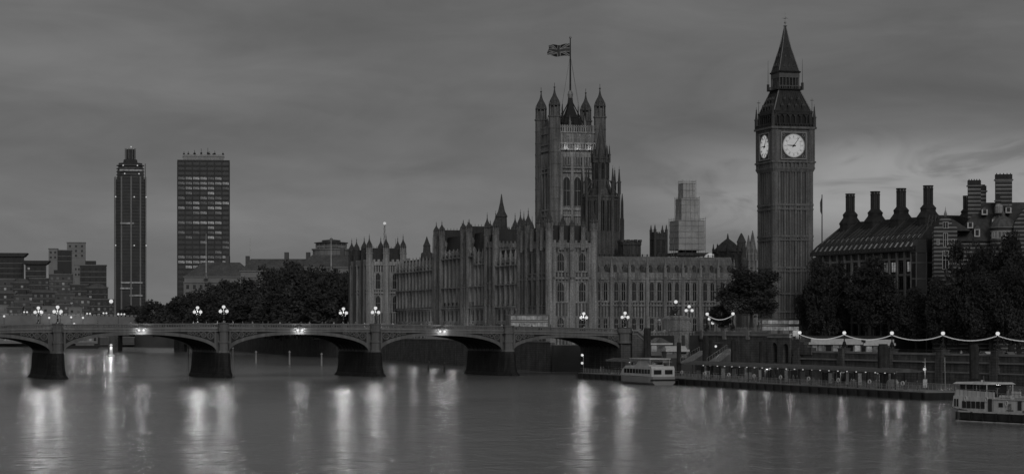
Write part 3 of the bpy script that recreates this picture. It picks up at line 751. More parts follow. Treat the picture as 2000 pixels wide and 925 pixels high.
fp = thing('flagpole', 'tall dark flagpole with stays rising from the great square tower', 'flagpole', (FX, FY, vz(190)), 0)
b = MB(); H = vz(73) - vz(190); b.tube((0, 0, -2), (0, 0, H), .42, 10, r2=.2); b.build('mast', IRON, fp)
b = MB(); b.ball((0, 0, H + .3), .5, 8); b.build('gilt_ball', STEEL, fp)
b = MB(); b.frustum(0, 0, [(.9, 0), (1.1, 1.5), (.7, 2.6), (.4, 3.0)], 8); b.build('mast_base', STEEL, fp)
for sx_, sy_ in ((-1, -1), (1, -1), (1, 1), (-1, 1)):
    b = MB(); b.tube((0, 0, H * .72), (sx_ * 3.6, sy_ * 3.6, -5), .05, 4); b.build('stay', IRON, fp)
# union flag as real cloth, the crosses set by faces
fl = MB(); nx_, nz_ = 72, 36; FWd, FHt = 8.6, 4.9
v = []; f = []; mi = []
for j in range(nz_ + 1):
    for i in range(nx_ + 1):
        u, q = i / nx_, j / nz_
        v.append((-u * FWd * .97 + .35 * u * sin(q * 5 + u * 4), -1.1 * sin(u * 9 + q * 1.8) * u - u * 1.2, -FHt * (1 - q) * (1 - .16 * u) - u * (.9 + .2 * q) + .42 * sin(u * 8 + q) * u))
for j in range(nz_):
    for i in range(nx_):
        x_, y_ = (i + .5) / nx_ * 2, (j + .5) / nz_        # 2:1
        a = nx_ + 1; f.append((j * a + i, j * a + i + 1, (j + 1) * a + i + 1, (j + 1) * a + i))
        d1 = abs(y_ - x_ / 2) / sqrt(1.25); d2 = abs(y_ - (1 - x_ / 2)) / sqrt(1.25)
        cx_, cy_ = abs(x_ - 1), abs(y_ - .5)
        if cx_ < .1 or cy_ < .1: k = 2
        elif cx_ < .17 or cy_ < .17: k = 1
        elif min(d1, d2) < .035: k = 2
        elif min(d1, d2) < .1: k = 1
        else: k = 0
        mi.append(k)
me = bpy.data.meshes.new('flag'); me.from_pydata(v, [], f)
for q in (mat('flag_blue_seen_grey', .03, .1, 1, .9), mat('flag_white', .36, .05, 1, .9), mat('flag_red_seen_grey', .09, .1, 1, .9)): me.materials.append(q)
me.polygons.foreach_set('material_index', mi); me.polygons.foreach_set('use_smooth', [True] * len(f))
o = inst('flag', me, None, (FX - .3, FY, vz(83))); sm = o.modifiers.new('thickness', 'SOLIDIFY'); sm.thickness = .04
tag(o, 'union flag streaming left from the top of the tall flagpole', 'flag')

# ================================================================== CENTRAL TOWER (dark octagon with spire)
CY = 745; CX = px2x(1173, CY)
def cz(py): return py2z(py, CY)
Ct = thing('octagonal_lantern_tower', 'dark octagonal gothic lantern tower overlapping the right side of the great square tower', 'tower', (CX, CY, 0), PA)
b = MB(); b.frustum(0, 0, [(5.3, 7), (5.3, cz(388)), (5.6, cz(386)), (5.6, cz(383)), (3.2, cz(381)), (3.0, cz(372)), (2.5, cz(368)), (2.45, cz(312)), (2.7, cz(311)), (2.7, cz(308)), (1.9, cz(306)), (1.3, cz(285)), (.7, cz(262)), (.1, cz(240))], 8)
k_ = 1 / cos(pi / 8)
for i in range(8):
    a = pi / 8 + i * pi / 4; x, y = 5.3 * k_ * cos(a), 5.3 * k_ * sin(a)
    b.box(x - .45, x + .45, y - .45, y + .45, 7, cz(378)); b.tube((x * .95, y * .95, cz(383)), (x * .5, y * .5, cz(352)), .2, 4)
    for j in range(1, 4):
        a2 = a + j * (pi / 4) / 4; 
        xa, ya = x + (5.3 * k_ * cos(a + pi / 4) - x) * j / 4, y + (5.3 * k_ * sin(a + pi / 4) - y) * j / 4
        b.box(xa - .16, xa + .16, ya - .16, ya + .16, 30, cz(388))
b.build('tower', mat('lantern_tower_stone', .13, .3, .2, .9, .4, 2.5, streak=.4, fine=.3), Ct)
for i in range(8):
    a = pi / 8 + i * pi / 4; x, y = 5.45 * k_ * cos(a), 5.45 * k_ * sin(a)
    inst('pinnacle', pinn_mesh(.42, 9.0, STONED), Ct, (x, y, cz(380)))
    x, y = 2.6 * k_ * cos(a), 2.6 * k_ * sin(a); inst('pinnacle', pinn_mesh(.28, 6.0, STONED), Ct, (x, y, cz(318)))
    M = Matrix.Rotation(i * pi / 4, 4, 'Z')
    for s_ in (-1, 1):
        inst('window', win_mesh(1.2, cz(392) - cz(452), 'gothic', 1, 0, STONED), Ct, tuple(M @ Vector((s_ * 1.05, -5.31, cz(452)))), i * pi / 4)
    inst('window', win_mesh(1.1, cz(318) - cz(350), 'gothic', 2, 0, STONED), Ct, tuple(M @ Vector((0, -2.5, cz(350)))), i * pi / 4)
b = MB(); 
for sx_, sy_ in ((6.6, -1.8), (6.4, 2.6)): b.frustum(sx_, sy_, [(.5, 7), (.5, cz(430)), (.35, cz(425)), (.3, cz(395)), (.08, cz(378))], 4); b.prism([(4.8, cz(440)), (6.5, cz(440)), (6.5, cz(446)), (4.8, cz(460))], sy_ - .2, sy_ + .2)
b.build('buttress', STONED, Ct)

# ================================================================== ELIZABETH TOWER (clock)
TY = 667; TX = px2x(1533.5, TY)
T = thing('clock_tower', 'tall gothic clock tower with two lit dials and a steep iron spire', 'clock tower', (TX, TY, 0), PA)
def tz(py): return py2z(py, TY - 5)
hs = 6.0
STT = mat('clock_tower_stone', .20, .2, .15, .9, .4, 2.5, streak=.3, fine=.25)
b = MB(); b.box(-hs + .45, hs - .45, -hs + .45, hs - .45, 6, tz(334), 1)  # core coloured darker to paint shade between the ribs
for i in range(4):
    b.M = Matrix.Rotation(i * pi / 2, 4, 'Z')
    b.box(-hs, -hs + 1.5, -hs, -hs + 1.5, 6, tz(334))                      # corner buttress
    b.box(-hs + .5, -hs + 1.0, -hs - .12, -hs, 6, tz(334)); b.box(-hs - .12, -hs, -hs + .5, -hs + 1.0, 6, tz(334))
    for k in range(11):
        u = -hs + 1.9 + k * (2 * hs - 3.8) / 10; wd = .27 if k % 2 == 0 else .15
        b.box(u - wd, u + wd, -hs + (.05 if k % 2 == 0 else .22), -hs + .449, 6, tz(334))
    for pa, pb in ((402, 397.5), (410, 407), (463, 459), (470, 468), (524, 520.5), (531, 529), (575, 571), (610, 607)):
        b.box(-hs + 1.501, hs - .001, -hs - .16, -hs + .448, tz(pa), tz(pb)); b.box(-hs - .001, -hs + 1.5, -hs - .16, -hs - .001, tz(pa), tz(pb))
    for (zl, zh) in ((410, 402), (470, 463), (531, 524)):                  # panelled friezes between string courses
        for k in range(14): u = -hs + 1.7 + k * (2 * hs - 3.4) / 13; b.box(u - .16, u + .16, -hs + .1, -hs + .447, tz(zl), tz(zh))
b.M = Matrix.Identity(4)
b.build('shaft', [STT, mat('clock_tower_recess_shade', .14, .25, .2, .9, streak=.3)], T)
for rot in (Nr, Er):
    R_ = Matrix.Rotation(rot, 4, 'Z')
    for (zl, zh, ks) in ((396, 346, (1, 2, 5, 6)), (457, 414, (2, 5)), (519, 474, (1, 2, 3, 4, 5, 6)), (606, 578, (1, 3, 4, 6))):
        for k in ks:
            u = -hs + 1.9 + (k + .5) * (2 * hs - 3.8) / 8
            inst('window', win_mesh(.42, tz(zh) - tz(zl), 'slit', 1, 0, STT, .12), T, tuple(R_ @ Vector((u, -hs + .40, tz(zl)))), rot)
# clock stage
hc_ = 6.35
b = MB(); b.frustum(0, 0, [(hs, tz(336)), (hc_ + .1, tz(329)), (hc_ + .1, tz(327)), (hc_ - .35, tz(326.5)), (hc_ - .35, tz(247)), ], 4)
for i in range(4):
    b.M = Matrix.Rotation(i * pi / 2, 4, 'Z')
    b.box(-hc_, -hc_ + 1.75, -hc_, -hc_ + 1.75, tz(327), tz(249))
    for u in (-hc_ + .3, -hc_ + .85, -hc_ + 1.4): b.box(u - .1, u + .1, -hc_ - .14, -hc_, tz(320), tz(252)); b.box(-hc_ - .14, -hc_, u - .1, u + .1, tz(320), tz(252))
    b.box(-hc_ + 1.751, hc_ + .15, -hc_ - .3, -hc_ + .349, tz(318), tz(315)); b.box(-hc_ - .3, -hc_ + 1.75, -hc_ - .3, -hc_ - .001, tz(318), tz(315))
    b.box(-hc_ + 1.751, hc_ + .25, -hc_ - .45, -hc_ + .348, tz(252), tz(248)); b.box(-hc_ - .45, -hc_ + 1.75, -hc_ - .45, -hc_ - .002, tz(252), tz(248))
    for k in range(8): u = -hc_ + 2.1 + k * (2 * hc_ - 4.2) / 7; b.box(u - .28, u + .28, -hc_ - .05, -hc_ + .347, tz(327), tz(318))
b.M = Matrix.Identity(4); b.build('clock_stage', STT, T)
GILT = mat('gilt_metal', .35, .2, 2, .4, metal=.2)
DIAL = bpy.data.materials.new('lit_opal_dial'); DIAL.use_nodes = True; t = DIAL.node_tree; t.nodes.clear()
e = t.nodes.new('ShaderNodeEmission'); o_ = t.nodes.new('ShaderNodeOutputMaterial'); t.links.new(e.outputs[0], o_.inputs[0])
f_ = ramp(t, noise(t, t.nodes.new('ShaderNodeTexCoord').outputs['Object'], .5, 3), [(.3, .9), (.7, 1.0)]); t.links.new(f_, e.inputs[0]); e.inputs[1].default_value = .39
cz0 = tz(285)
for rot in (Nr, Er, pi, pi / 2):
    M = Matrix.Rotation(rot, 4, 'Z')
    b = MB(M)
    b.box(-3.75, 3.75, -hc_ + .15, -hc_ + .34, cz0 - 3.75, cz0 + 3.75, 1)
    for a_ in (-3.85, 3.55): b.box(a_, a_ + .3, -hc_ - .12, -hc_ + .33, cz0 - 3.85, cz0 + 3.85); b.box(-3.55, 3.55, -hc_ - .12, -hc_ + .33, cz0 + a_, cz0 + a_ + .3)
    for sx_ in (-1, 1):
        for sy_ in (-1, 1): b.torus((sx_ * 2.95, -hc_ + .12, cz0 + sy_ * 2.95), .38, .07, n=8)
    b.torus((0, -hc_ + .05, cz0), 3.32, .14, n=36)
    b.build('dial_frame', [GILT, STONED], T)
    b = MB(M); n = 48
    v = [(0, -hc_ + .10, cz0)] + [(3.28 * cos(2 * pi * i / n), -hc_ + .10, cz0 + 3.28 * sin(2 * pi * i / n)) for i in range(n)]
    b.add(v, [(0, 1 + i, 1 + (i + 1) % n) for i in range(n)]); d = b.build('dial', DIAL, T)
    b = MB(M)
    for i in range(12):
        a = i * pi / 6
        for da in (-.055, .02, .08)[: (3 if i % 3 else 2)]:
            b.tube((2.2 * sin(a + da), -hc_ + .06, cz0 + 2.2 * cos(a + da)), (2.85 * sin(a + da), -hc_ + .06, cz0 + 2.85 * cos(a + da)), .038, 4)
    b.torus((0, -hc_ + .06, cz0), 2.05, .018, n=36); b.torus((0, -hc_ + .06, cz0), 3.0, .022, n=40)
    for i in range(60): a = i * pi / 30; b.tube((3.0 * sin(a), -hc_ + .06, cz0 + 3.0 * cos(a)), (3.2 * sin(a), -hc_ + .06, cz0 + 3.2 * cos(a)), .014, 4)
    b.build('numeral_ring', IRON, d)
    for (ang, L_, w_) in ((radians(37), 2.95, .11), (radians(273), 1.9, .2)):
        b = MB(M); y = -hc_ + (.0 if w_ < .15 else .03)
        b.tube((-.6 * sin(ang), y, cz0 - .6 * cos(ang)), (L_ * sin(ang), y, cz0 + L_ * cos(ang)), w_, 5, r2=w_ * .45); b.tube((0, y - .08, cz0), (0, y + .05, cz0), .3, 8)
        b.build('hand', IRON, d)
# belfry
b = MB(); b.box(-5.2, 5.2, -5.2, 5.2, tz(249), tz(221), 1)
for i in range(4):
    b.M = Matrix.Rotation(i * pi / 2, 4, 'Z')
    b.box(-5.9, -4.9, -5.9, -4.9, tz(249), tz(221))
    for k in range(6): u = -4.1 + k * 8.2 / 5; b.box(u - .17, u + .17, -5.75, -5.35, tz(249), tz(227)); b.prism([(u - .17, tz(228.5)), (u + .17, tz(228.5)), (u + .82, tz(223)), (u - .82, tz(223))], -5.7, -5.4)
    for k in range(15): u = -hc_ + .5 + k * (2 * hc_ - 1) / 14; b.box(u - .13, u + .13, -hc_ - .25, -hc_ - .05, tz(248), tz(241))
    b.box(-hc_ + .2, hc_ + .2, -hc_ - .22, -hc_ - .06, tz(243), tz(242))
    b.box(-4.9, 5.9, -5.9, -5.2, tz(223), tz(221.01))
b.M = Matrix.Identity(4); b.build('belfry', [mat('belfry_stone', .06, .3, .5, .9), IRON], T)
for sx_ in (-1, 1):
    for sy_ in (-1, 1):
        inst('pinnacle', pinn_mesh(.38, 6.6, STONED), T, (sx_ * (hc_ - .1), sy_ * (hc_ - .1), tz(249)))
# roof and spire
LANI = mat('weathered_iron', .09, .2, 1, .6)
IR = mat('cast_iron_roof', .05, .3, .8, .5, .3, 4, streak=.3)
b = MB(); b.frustum(0, 0, [(5.9, tz(221)), (6.0, tz(217)), (5.6, tz(216.5)), (4.7, tz(203)), (3.9, tz(189)), (3.25, tz(175)), (3.2, tz(174))], 4)
for i in range(4):
    b.M = Matrix.Rotation(i * pi / 2, 4, 'Z')
    for k in range(-6, 7): b.tube((k * .85, -5.6, tz(216.5)), (k * .5, -3.27, tz(175)), .06, 4)
    b.tube((-5.6, -5.6, tz(216)), (-3.25, -3.25, tz(175)), .16, 5, m=1)
b.M = Matrix.Identity(4); b.build('roof', [IR, GILT], T)
for rot in (Nr, Er, pi, pi / 2):
    M = Matrix.Rotation(rot, 4, 'Z')
    for (py, r_, nn, dp) in ((211, 5.25, 4, .6), (198, 4.45, 3, .55)):
        for k in range(nn):
            b = MB(Matrix.Translation(tuple(M @ Vector(((k - (nn - 1) / 2) * 2.1, -r_, tz(py))))) @ M)
            b.box(-.35, .35, -.35, .8, -.6, .7, 0); b.prism([(-.45, .7), (.45, .7), (0, 1.4)], -.4, .9, 1); b.box(-.22, .22, -.38, -.352, -.45, .5, 2)
            b.build('dormer', [IR, LANI, GLASS], T)
b = MB(); b.frustum(0, 0, [(3.9, tz(174)), (3.9, tz(172)), (2.6, tz(171.9)), (2.6, tz(141)), (3.3, tz(140.5)), (3.4, tz(137.5)), (3.0, tz(137))], 4, m=0)
for i in range(4):
    b.M = Matrix.Rotation(i * pi / 2, 4, 'Z')
    for k in range(7): u = -2.95 + k * 5.9 / 6; b.box(u - .12, u + .12, -3.05, -2.8, tz(172), tz(141), 1); 
    b.box(-3.0, 3.1, -3.06, -2.6, tz(150), tz(140.4), 1); b.box(-3.0, 3.1, -3.04, -2.75, tz(166), tz(165), 1)
    for k in range(12): u = -3.7 + k * 7.4 / 11; b.box(u - .07, u + .07, -3.85, -3.75, tz(172), tz(166.5), 1)
    b.box(-3.8, 3.8, -3.84, -3.76, tz(167.5), tz(166.7), 1)
b.M = Matrix.Identity(4); b.build('lantern', [IRON, mat('lantern_iron', .13, .2, 1, .6)], T)
b = MB(); b.frustum(0, 0, [(3.2, tz(138)), (3.0, tz(136)), (2.35, tz(118)), (1.85, tz(104)), (1.3, tz(90)), (.85, tz(77)), (.5, tz(62)), (.2, tz(48)), (.12, tz(46))], 4)
for i in range(4):
    b.M = Matrix.Rotation(i * pi / 2, 4, 'Z')
    b.tube((-3.0, -3.0, tz(136)), (-1.3, -1.3, tz(90)), .11, 5, m=1); b.tube((-1.3, -1.3, tz(90)), (-.2, -.2, tz(48)), .08, 5, m=1)
    for k in range(-3, 4): b.tube((k * .75, -3.0, tz(136)), (k * .3, -1.32, tz(90)), .05, 4)
    for (py, r_, nn) in ((126, 2.7, 3), (107, 1.98, 2), (88, 1.25, 1)):
        for k in range(nn): x = (k - (nn - 1) / 2) * 1.5; b.prism([(x - .26, tz(py) - .3), (x + .26, tz(py) - .3), (x, tz(py) + .7)], -r_ - .2, -r_ + .5, 2)
b.M = Matrix.Identity(4); b.build('spire', [IR, GILT, LANI], T)
b = MB(); b.tube((0, 0, tz(50)), (0, 0, tz(20)), .12, 6, r2=.05); b.ball((0, 0, tz(40)), .32, 8); b.box(-.9, .9, -.06, .06, tz(32), tz(31)); b.box(-.06, .06, -.9, .9, tz(32), tz(31)); b.frustum(0, 0, [(.4, tz(47.5)), (.6, tz(46.5)), (.2, tz(45))], 8); b.build('finial', GILT, T)
for sx_ in (-1, 1):
    for sy_ in (-1, 1):
        b = MB(); x, y = sx_ * 3.7, sy_ * 3.7; b.tube((x, y, tz(174)), (x, y, tz(113)), .1, 4, r2=.03); b.box(x - .28, x + .28, y - .28, y + .28, tz(174), tz(160)); b.build('corner_rod', IR, T)
        b = MB(); x, y = sx_ * 5.75, sy_ * 5.75; b.tube((x, y, tz(218)), (x, y, tz(190)), .09, 4, r2=.03); b.box(x - .5, x + .5, y - .05, y + .05, tz(196), tz(195)); b.build('corner_rod', IR, T)

# ================================================================== roofs and towers behind the range
r = thing('octagonal_stair_tower', 'low battlemented octagonal tower on the palace roofs right of the dark lantern tower', 'tower', (px2x(1232, 720), 720, 0), PA)
b = MB(); z_ = py2z(470, 720); b.frustum(0, 0, [(2.7, 10), (2.7, z_ - 1.6), (3.0, z_ - 1.3), (3.0, z_ - .4)], 8)
for i in range(16):
    if i % 2 == 0: a = i * pi / 8 + .2; b.box(3.0 * cos(a) - .4, 3.0 * cos(a) + .4, 3.0 * sin(a) - .4, 3.0 * sin(a) + .4, z_ - .4, z_ + .3)
for i in range(8): a = pi / 8 + i * pi / 4; b.tube((2.9 * cos(a), 2.9 * sin(a), 20), (2.9 * cos(a), 2.9 * sin(a), z_ - 1.3), .22, 4)
b.build('tower', STONED, r)
r = thing('ventilation_block', 'short square stone block with battlements between the roofs', 'tower', (px2x(1222, 735), 735, 0), PA)
b = MB(); b.box(-1.9, 1.9, -1.9, 1.9, 10, py2z(474, 735)); crenel(b, -2.1, 2.1, -2.1, 2.1, py2z(474, 735), .9, .5); b.build('tower', STONED, r)
YQ = 820; r = thing('parish_church_tower', 'small dark square church tower with four pinnacles left of the scaffolding', 'church tower', (px2x(1286.5, YQ), YQ, 0), PA)
def qz(py): return py2z(py, YQ)
b = MB(); b.box(-2.2, 2.2, -2.2, 2.2, 7, qz(458))
for sx_ in (-1, 1):
    for sy_ in (-1, 1): b.frustum(sx_ * 2.1, sy_ * 2.1, [(.45, 7), (.45, qz(456))], 8); inst('pinnacle', pinn_mesh(.4, 3.6, STONED), r, (sx_ * 2.1, sy_ * 2.1, qz(458)))
b.box(-2.5, 2.5, -2.5, 2.5, qz(468), qz(466)); crenel(b, -2.3, 2.3, -2.3, 2.3, qz(458), .9, .35); b.build('tower', STONED, r)
for rot in (Nr, Er):
    for u in (-.95, .95): inst('window', win_mesh(1.0, 4.6, 'gothic', 2, 0, STONED), r, tuple(Matrix.Rotation(rot, 4, 'Z') @ Vector((u, -2.21, qz(495)))), rot)
# scaffolded tower
YS = 770; Sx = px2x(1342, YS)
def sz_(py): return py2z(py, YS)
r = thing('scaffolded_tower', 'tower wrapped in three stepped tiers of pale scaffold sheeting', 'scaffolded tower', (Sx, YS, 0), PA)
for (hw, pa, pb, dx) in ((4.45, 489, 431, 0), (2.95, 431, 388, 0), (2.05, 388, 358, -.1)):
    b = MB(); n = int((sz_(pb) - sz_(pa)) / 1.9)
    for k in range(n):                       # overlapping strips of sheeting, each slightly slack
        z0 = sz_(pa) + (sz_(pb) - sz_(pa)) * k / n; z1 = sz_(pa) + (sz_(pb) - sz_(pa)) * (k + 1) / n
        j = random.uniform(-.05, .05); b.frustum(dx, 0, [(hw + j, z0 + .004), (hw + .10 + j, z0 + .35), (hw + j * .5 + .02, z1 - .1), (hw - .12, z1 - .004)], 4)
    b.build('sheeting', SHEET, r)
b = MB()
for hw, pa, pb in ((4.6, 500, 425), (3.1, 432, 384), (2.2, 389, 352)):
    for i in range(4):
        b.M = Matrix.Rotation(i * pi / 2, 4, 'Z')
        for k in range(5): u = -hw + k * 2 * hw / 4; b.tube((u, -hw - .1, sz_(pa)), (u, -hw - .1, sz_(pb)), .045, 4)
        b.tube((-hw, -hw - .1, sz_(pb) - .5), (hw, -hw - .1, sz_(pb) - .5), .05, 4); b.tube((-hw, -hw - .1, sz_(pb) - 1.2), (hw, -hw - .1, sz_(pb) - 1.2), .05, 4)
b.M = Matrix.Identity(4); b.tube((-5.4, -2, sz_(500)), (-2.4, -1, sz_(372)), .12, 4); b.tube((-6.2, -2, sz_(500)), (-2.8, -1, sz_(388)), .06, 4)
b.build('scaffold_frame', STEEL, r)
b = MB(); b.box(-2.4, 2.4, -2.4, 2.4, 8, sz_(488)); b.box(-5.2, 5.6, -5, 5, sz_(500), sz_(494)); b.build('tower_core', STONED, r)
r = thing('glowing_roof_dome', 'small white lit dome on the roofs right of the scaffolded tower', 'dome', (px2x(1388, 740), 740, 0))
b = MB(); b.frustum(0, 0, [(1.8, 28), (1.8, py2z(500, 740)), (1.5, py2z(497.5, 740)), (.8, py2z(495, 740)), (.1, py2z(494, 740))], 12); b.build('dome', emat('lit_dome', .36), r)
r = thing('crested_tent_roof_tower', 'gothic turret with a steep pyramid roof above the right end of the palace range', 'turret', (px2x(1421.5, 735), 735, 0), PA)
def z7(py): return py2z(py, 735)
b = MB(); b.frustum(0, 0, [(4.0, 8), (4.0, z7(493)), (4.3, z7(492)), (4.3, z7(490)), (3.4, z7(484)), (1.9, z7(474)), (.35, z7(466)), (.1, z7(456))], 8); b.build('tower', STONED, r)
for i in range(8):
    a = pi / 8 + i * pi / 4; inst('pinnacle', pinn_mesh(.3, 3.4, STONED), r, (4.5 * cos(a), 4.5 * sin(a), z7(496)))
    inst('window', win_mesh(1.3, 2.6, 'gothic', 2, 0, STONED), r, (sin(i * pi / 4) * 4.02, -cos(i * pi / 4) * 4.02, z7(513)), i * pi / 4)
spire_tower('slim_stone_turret', 'dark bottle shaped turret between the pyramid roof and the clock tower', 1448, 790, 8, [(2.1, py2z(508, 790)), (1.5, py2z(502, 790)), (1.3, py2z(474, 790)), (1.5, py2z(473, 790)), (.9, py2z(464, 790)), (.15, py2z(455, 790))], STONED, cr=False)
spire_tower('crocketed_spire', 'tall crocketed stone spire close to the left edge of the clock tower', 1470, 800, 8, [(1.3, py2z(505, 800)), (1.1, py2z(485, 800)), (.85, py2z(474, 800)), (.1, py2z(450, 800))], STONE)
spire_tower('crocketed_spire', 'shorter crocketed stone spire just left of the tall one by the clock tower', 1462, 800, 8, [(1.2, py2z(505, 800)), (1.0, py2z(488, 800)), (.7, py2z(480, 800)), (.1, py2z(459, 800))], STONE)
r = thing('flagpole', 'bare dark flagpole between the clock tower and the chimneyed office roof', 'flagpole', (px2x(1605.5, 640), 640, 7.2))
b = MB(); b.tube((0, 0, 0), (0, 0, py2z(380, 640) - 7.2), .22, 8, r2=.12); b.build('mast', IRON, r)
b = MB(); zt = py2z(384, 640) - 7.2; b.prism([(-.05, zt), (-.55, zt - 1.5), (-.5, zt - 4), (-.05, zt - 5)], -.03, .03); b.build('furled_flag', CLOTH, r)

# ================================================================== TREES
def crown_mesh(seed, R=1.0, H=1.15, n=13000, blobs=58, leaf=.043, lm=LEAF, low=-.9):
    """unit crown: many leaf-sized faces gathered in clumps over an uneven volume"""
    g = random.Random(seed); v = []; f = []; C = []
    for _ in range(blobs):
        while True:
            x, y, z = g.uniform(-1, 1), g.uniform(-1, 1), g.uniform(-1, 1); d = sqrt(x * x + y * y + z * z)
            if .35 < d < 1: break
        k = (.45 + .42 * g.random()) / max(d, .5) if d > .45 else 1
        C.append((x * k * R, y * k * R, max(z * k * H, low * H), g.uniform(.20, .36)))
    for i in range(n):
        cx_, cy_, cz_, cr = C[g.randrange(blobs)]
        u = g.gauss(0, 1), g.gauss(0, 1), g.gauss(0, 1); l = sqrt(sum(q * q for q in u)); rr_ = cr * (.55 + .5 * g.random())
        p = Vector((cx_ + u[0] / l * rr_, cy_ + u[1] / l * rr_, cz_ + u[2] / l * rr_ * .85))
        a = Vector((g.gauss(0, 1), g.gauss(0, 1), g.gauss(0, .6))).normalized(); b_ = a.cross(Vector((g.gauss(0, 1), g.gauss(0, 1), g.gauss(0, 1)))).normalized()
        s_ = leaf * g.uniform(.6, 1.35); o = len(v)
        v += [tuple(p - a * s_), tuple(p + b_ * s_ * .55), tuple(p + a * s_), tuple(p - b_ * s_ * .55)]; f.append((o, o + 1, o + 2, o + 3))
    me = bpy.data.meshes.new('crown'); me.from_pydata(v, [], f); me.materials.append(lm); return me
def trunk_mesh(seed, h=1.0):
    g = random.Random(seed); b = MB(); b.tube((0, 0, 0), (.02, 0, .5), .05, 8, r2=.035); b.tube((.02, 0, .5), (0, .02, 1.0), .035, 7, r2=.02)
    for i in range(9):
        a = g.uniform(0, 2 * pi); z = g.uniform(.4, .95); L = g.uniform(.35, .6)
        p = Vector((0, 0, z)); q = p + Vector((cos(a) * L * .6, sin(a) * L * .6, L * .6)); b.tube(p, q, .02, 5, r2=.012)
        for k in range(2): q2 = q + Vector((g.uniform(-.25, .25), g.uniform(-.25, .25), g.uniform(.1, .3))); b.tube(q, q2, .012, 4, r2=.004)
    return b.mesh('trunk', BARK)
CR = [crown_mesh(s_, lm=LEAF) for s_ in (1, 2, 3, 4)]; TR = [trunk_mesh(s_) for s_ in (1, 2, 3)]
CF = [crown_mesh(s_, n=7000, blobs=60, leaf=.07, lm=LEAF2) for s_ in (11, 12, 13)]
ntree = 0
def tree(px, Y, base, top_py, half_px, label, group, far=False, low=.22):
    """crown top at picture row top_py, half width in picture columns, both turned to metres at distance Y"""
    global ntree
    ztop_ = py2z(top_py, Y); hh_ = ztop_ - base; R = half_px * Y / F * (1.08 if not far else 1.3)
    r = thing('plane_tree', label, 'tree', (px2x(px, Y), Y, base), 0, group)
    cb = base + hh_ * low; ch = (ztop_ - cb) / 2
    g = random.Random(ntree * 7 + 1)
    P = CF if far else CR
    inst('crown', P[ntree % len(P)], r, (0, 0, (cb + ch) - base), g.uniform(0, 6.28), (R / .98, R * g.uniform(.85, 1.05), ch / 1.15 / .95))
    inst('trunk', TR[ntree % 3], r, (0, 0, 0), g.uniform(0, 6), (hh_ * .55, hh_ * .55, (cb + ch * .9) - base)); ntree += 1
    return r
# dark garden trees left of the palace
gt = [(262, 1150, 596, 26), (300, 1120, 588, 26), (338, 1100, 580, 30), (378, 1085, 571, 30), (412, 1060, 556, 30), (446, 1045, 546, 30), (484, 1030, 543, 32), (520, 1010, 523, 32),
      (560, 1000, 509, 36), (600, 985, 521, 34), (638, 970, 524, 34), (668, 960, 531, 30)]
for i, (px, Y, tp, hp) in enumerate(gt):
    tree(px, Y + 25, 7, tp, hp, f'dark plane tree left of the palace, {ORD[i]} from the left in the tall row', 'dense trees of the river gardens', True, .05)
gt3 = [(352, 1068, 580, 26), (398, 1040, 566, 28), (462, 1022, 552, 30), (540, 985, 527, 30), (580, 968, 520, 32), (618, 955, 530, 32), (652, 945, 532, 28), (681, 940, 540, 22)]
for i, (px, Y, tp, hp) in enumerate(gt3):
    tree(px, Y, 7, tp, hp, f'dark middle row garden tree left of the palace, {ORD[i]} from the left', 'dense trees of the river gardens', True, .03)
gt2 = [(430, 1000, 592, 34), (480, 985, 583, 36), (530, 965, 572, 38), (580, 950, 566, 38), (628, 938, 570, 36), (664, 930, 562, 30)]
for i, (px, Y, tp, hp) in enumerate(gt2):
    tree(px, Y, 7, tp, hp, f'lower dark tree on the garden edge by the river, {ORD[i]} from the left', 'lower trees at the garden edge', True, .02)
# trees right
rt = [(1466, 606, 9.9, 512, 62, 'leafy tree with a bare trunk standing in front of the clock tower base', .24), (1410, 622, 9.9, 588, 26, 'small young tree between the palace range and the large tree by the clock tower', .2),
      (1612, 606, 5.4, 496, 46, 'large plane tree directly right of the clock tower foot', .14),
      (1700, 598, 5.4, 500, 58, 'broad plane tree in front of the office building under the third chimney', .16),
      (1762, 602, 5.4, 545, 44, 'lower tree filling the gap below the glass corner of the office building', .1),
      (1822, 590, 5.4, 540, 46, 'dense dark tree below the striped brick gable', .1),
      (1897, 560, 5.4, 462, 58, 'tall dark plane tree covering the striped brick house, left of the round turret', .12),
      (1975, 555, 5.4, 452, 58, 'tall tree at the right edge in front of the round turret', .12),
      (1935, 535, 5.4, 520, 50, 'spreading lower tree near the right edge behind the string lights', .14),
      (1655, 622, 5.4, 560, 34, 'smaller tree between the two broad trees right of the clock tower', .1),
      (1845, 562, 5.4, 535, 44, 'dark tree hiding the foot of the striped brick gable', .06), (1790, 575, 5.4, 560, 44, 'low broad tree under the fourth chimney', .06),
      (1990, 528, 5.4, 500, 50, 'front tree cut by the right edge of the view', .06), (1590, 620, 7.2, 535, 36, 'dark tree touching the right edge of the clock tower shaft', .05)]
for (px, Y, bz, tp, hp, lab, lw) in rt: tree(px, Y, bz, tp, hp, lab, 'plane trees along the embankment', False, lw)

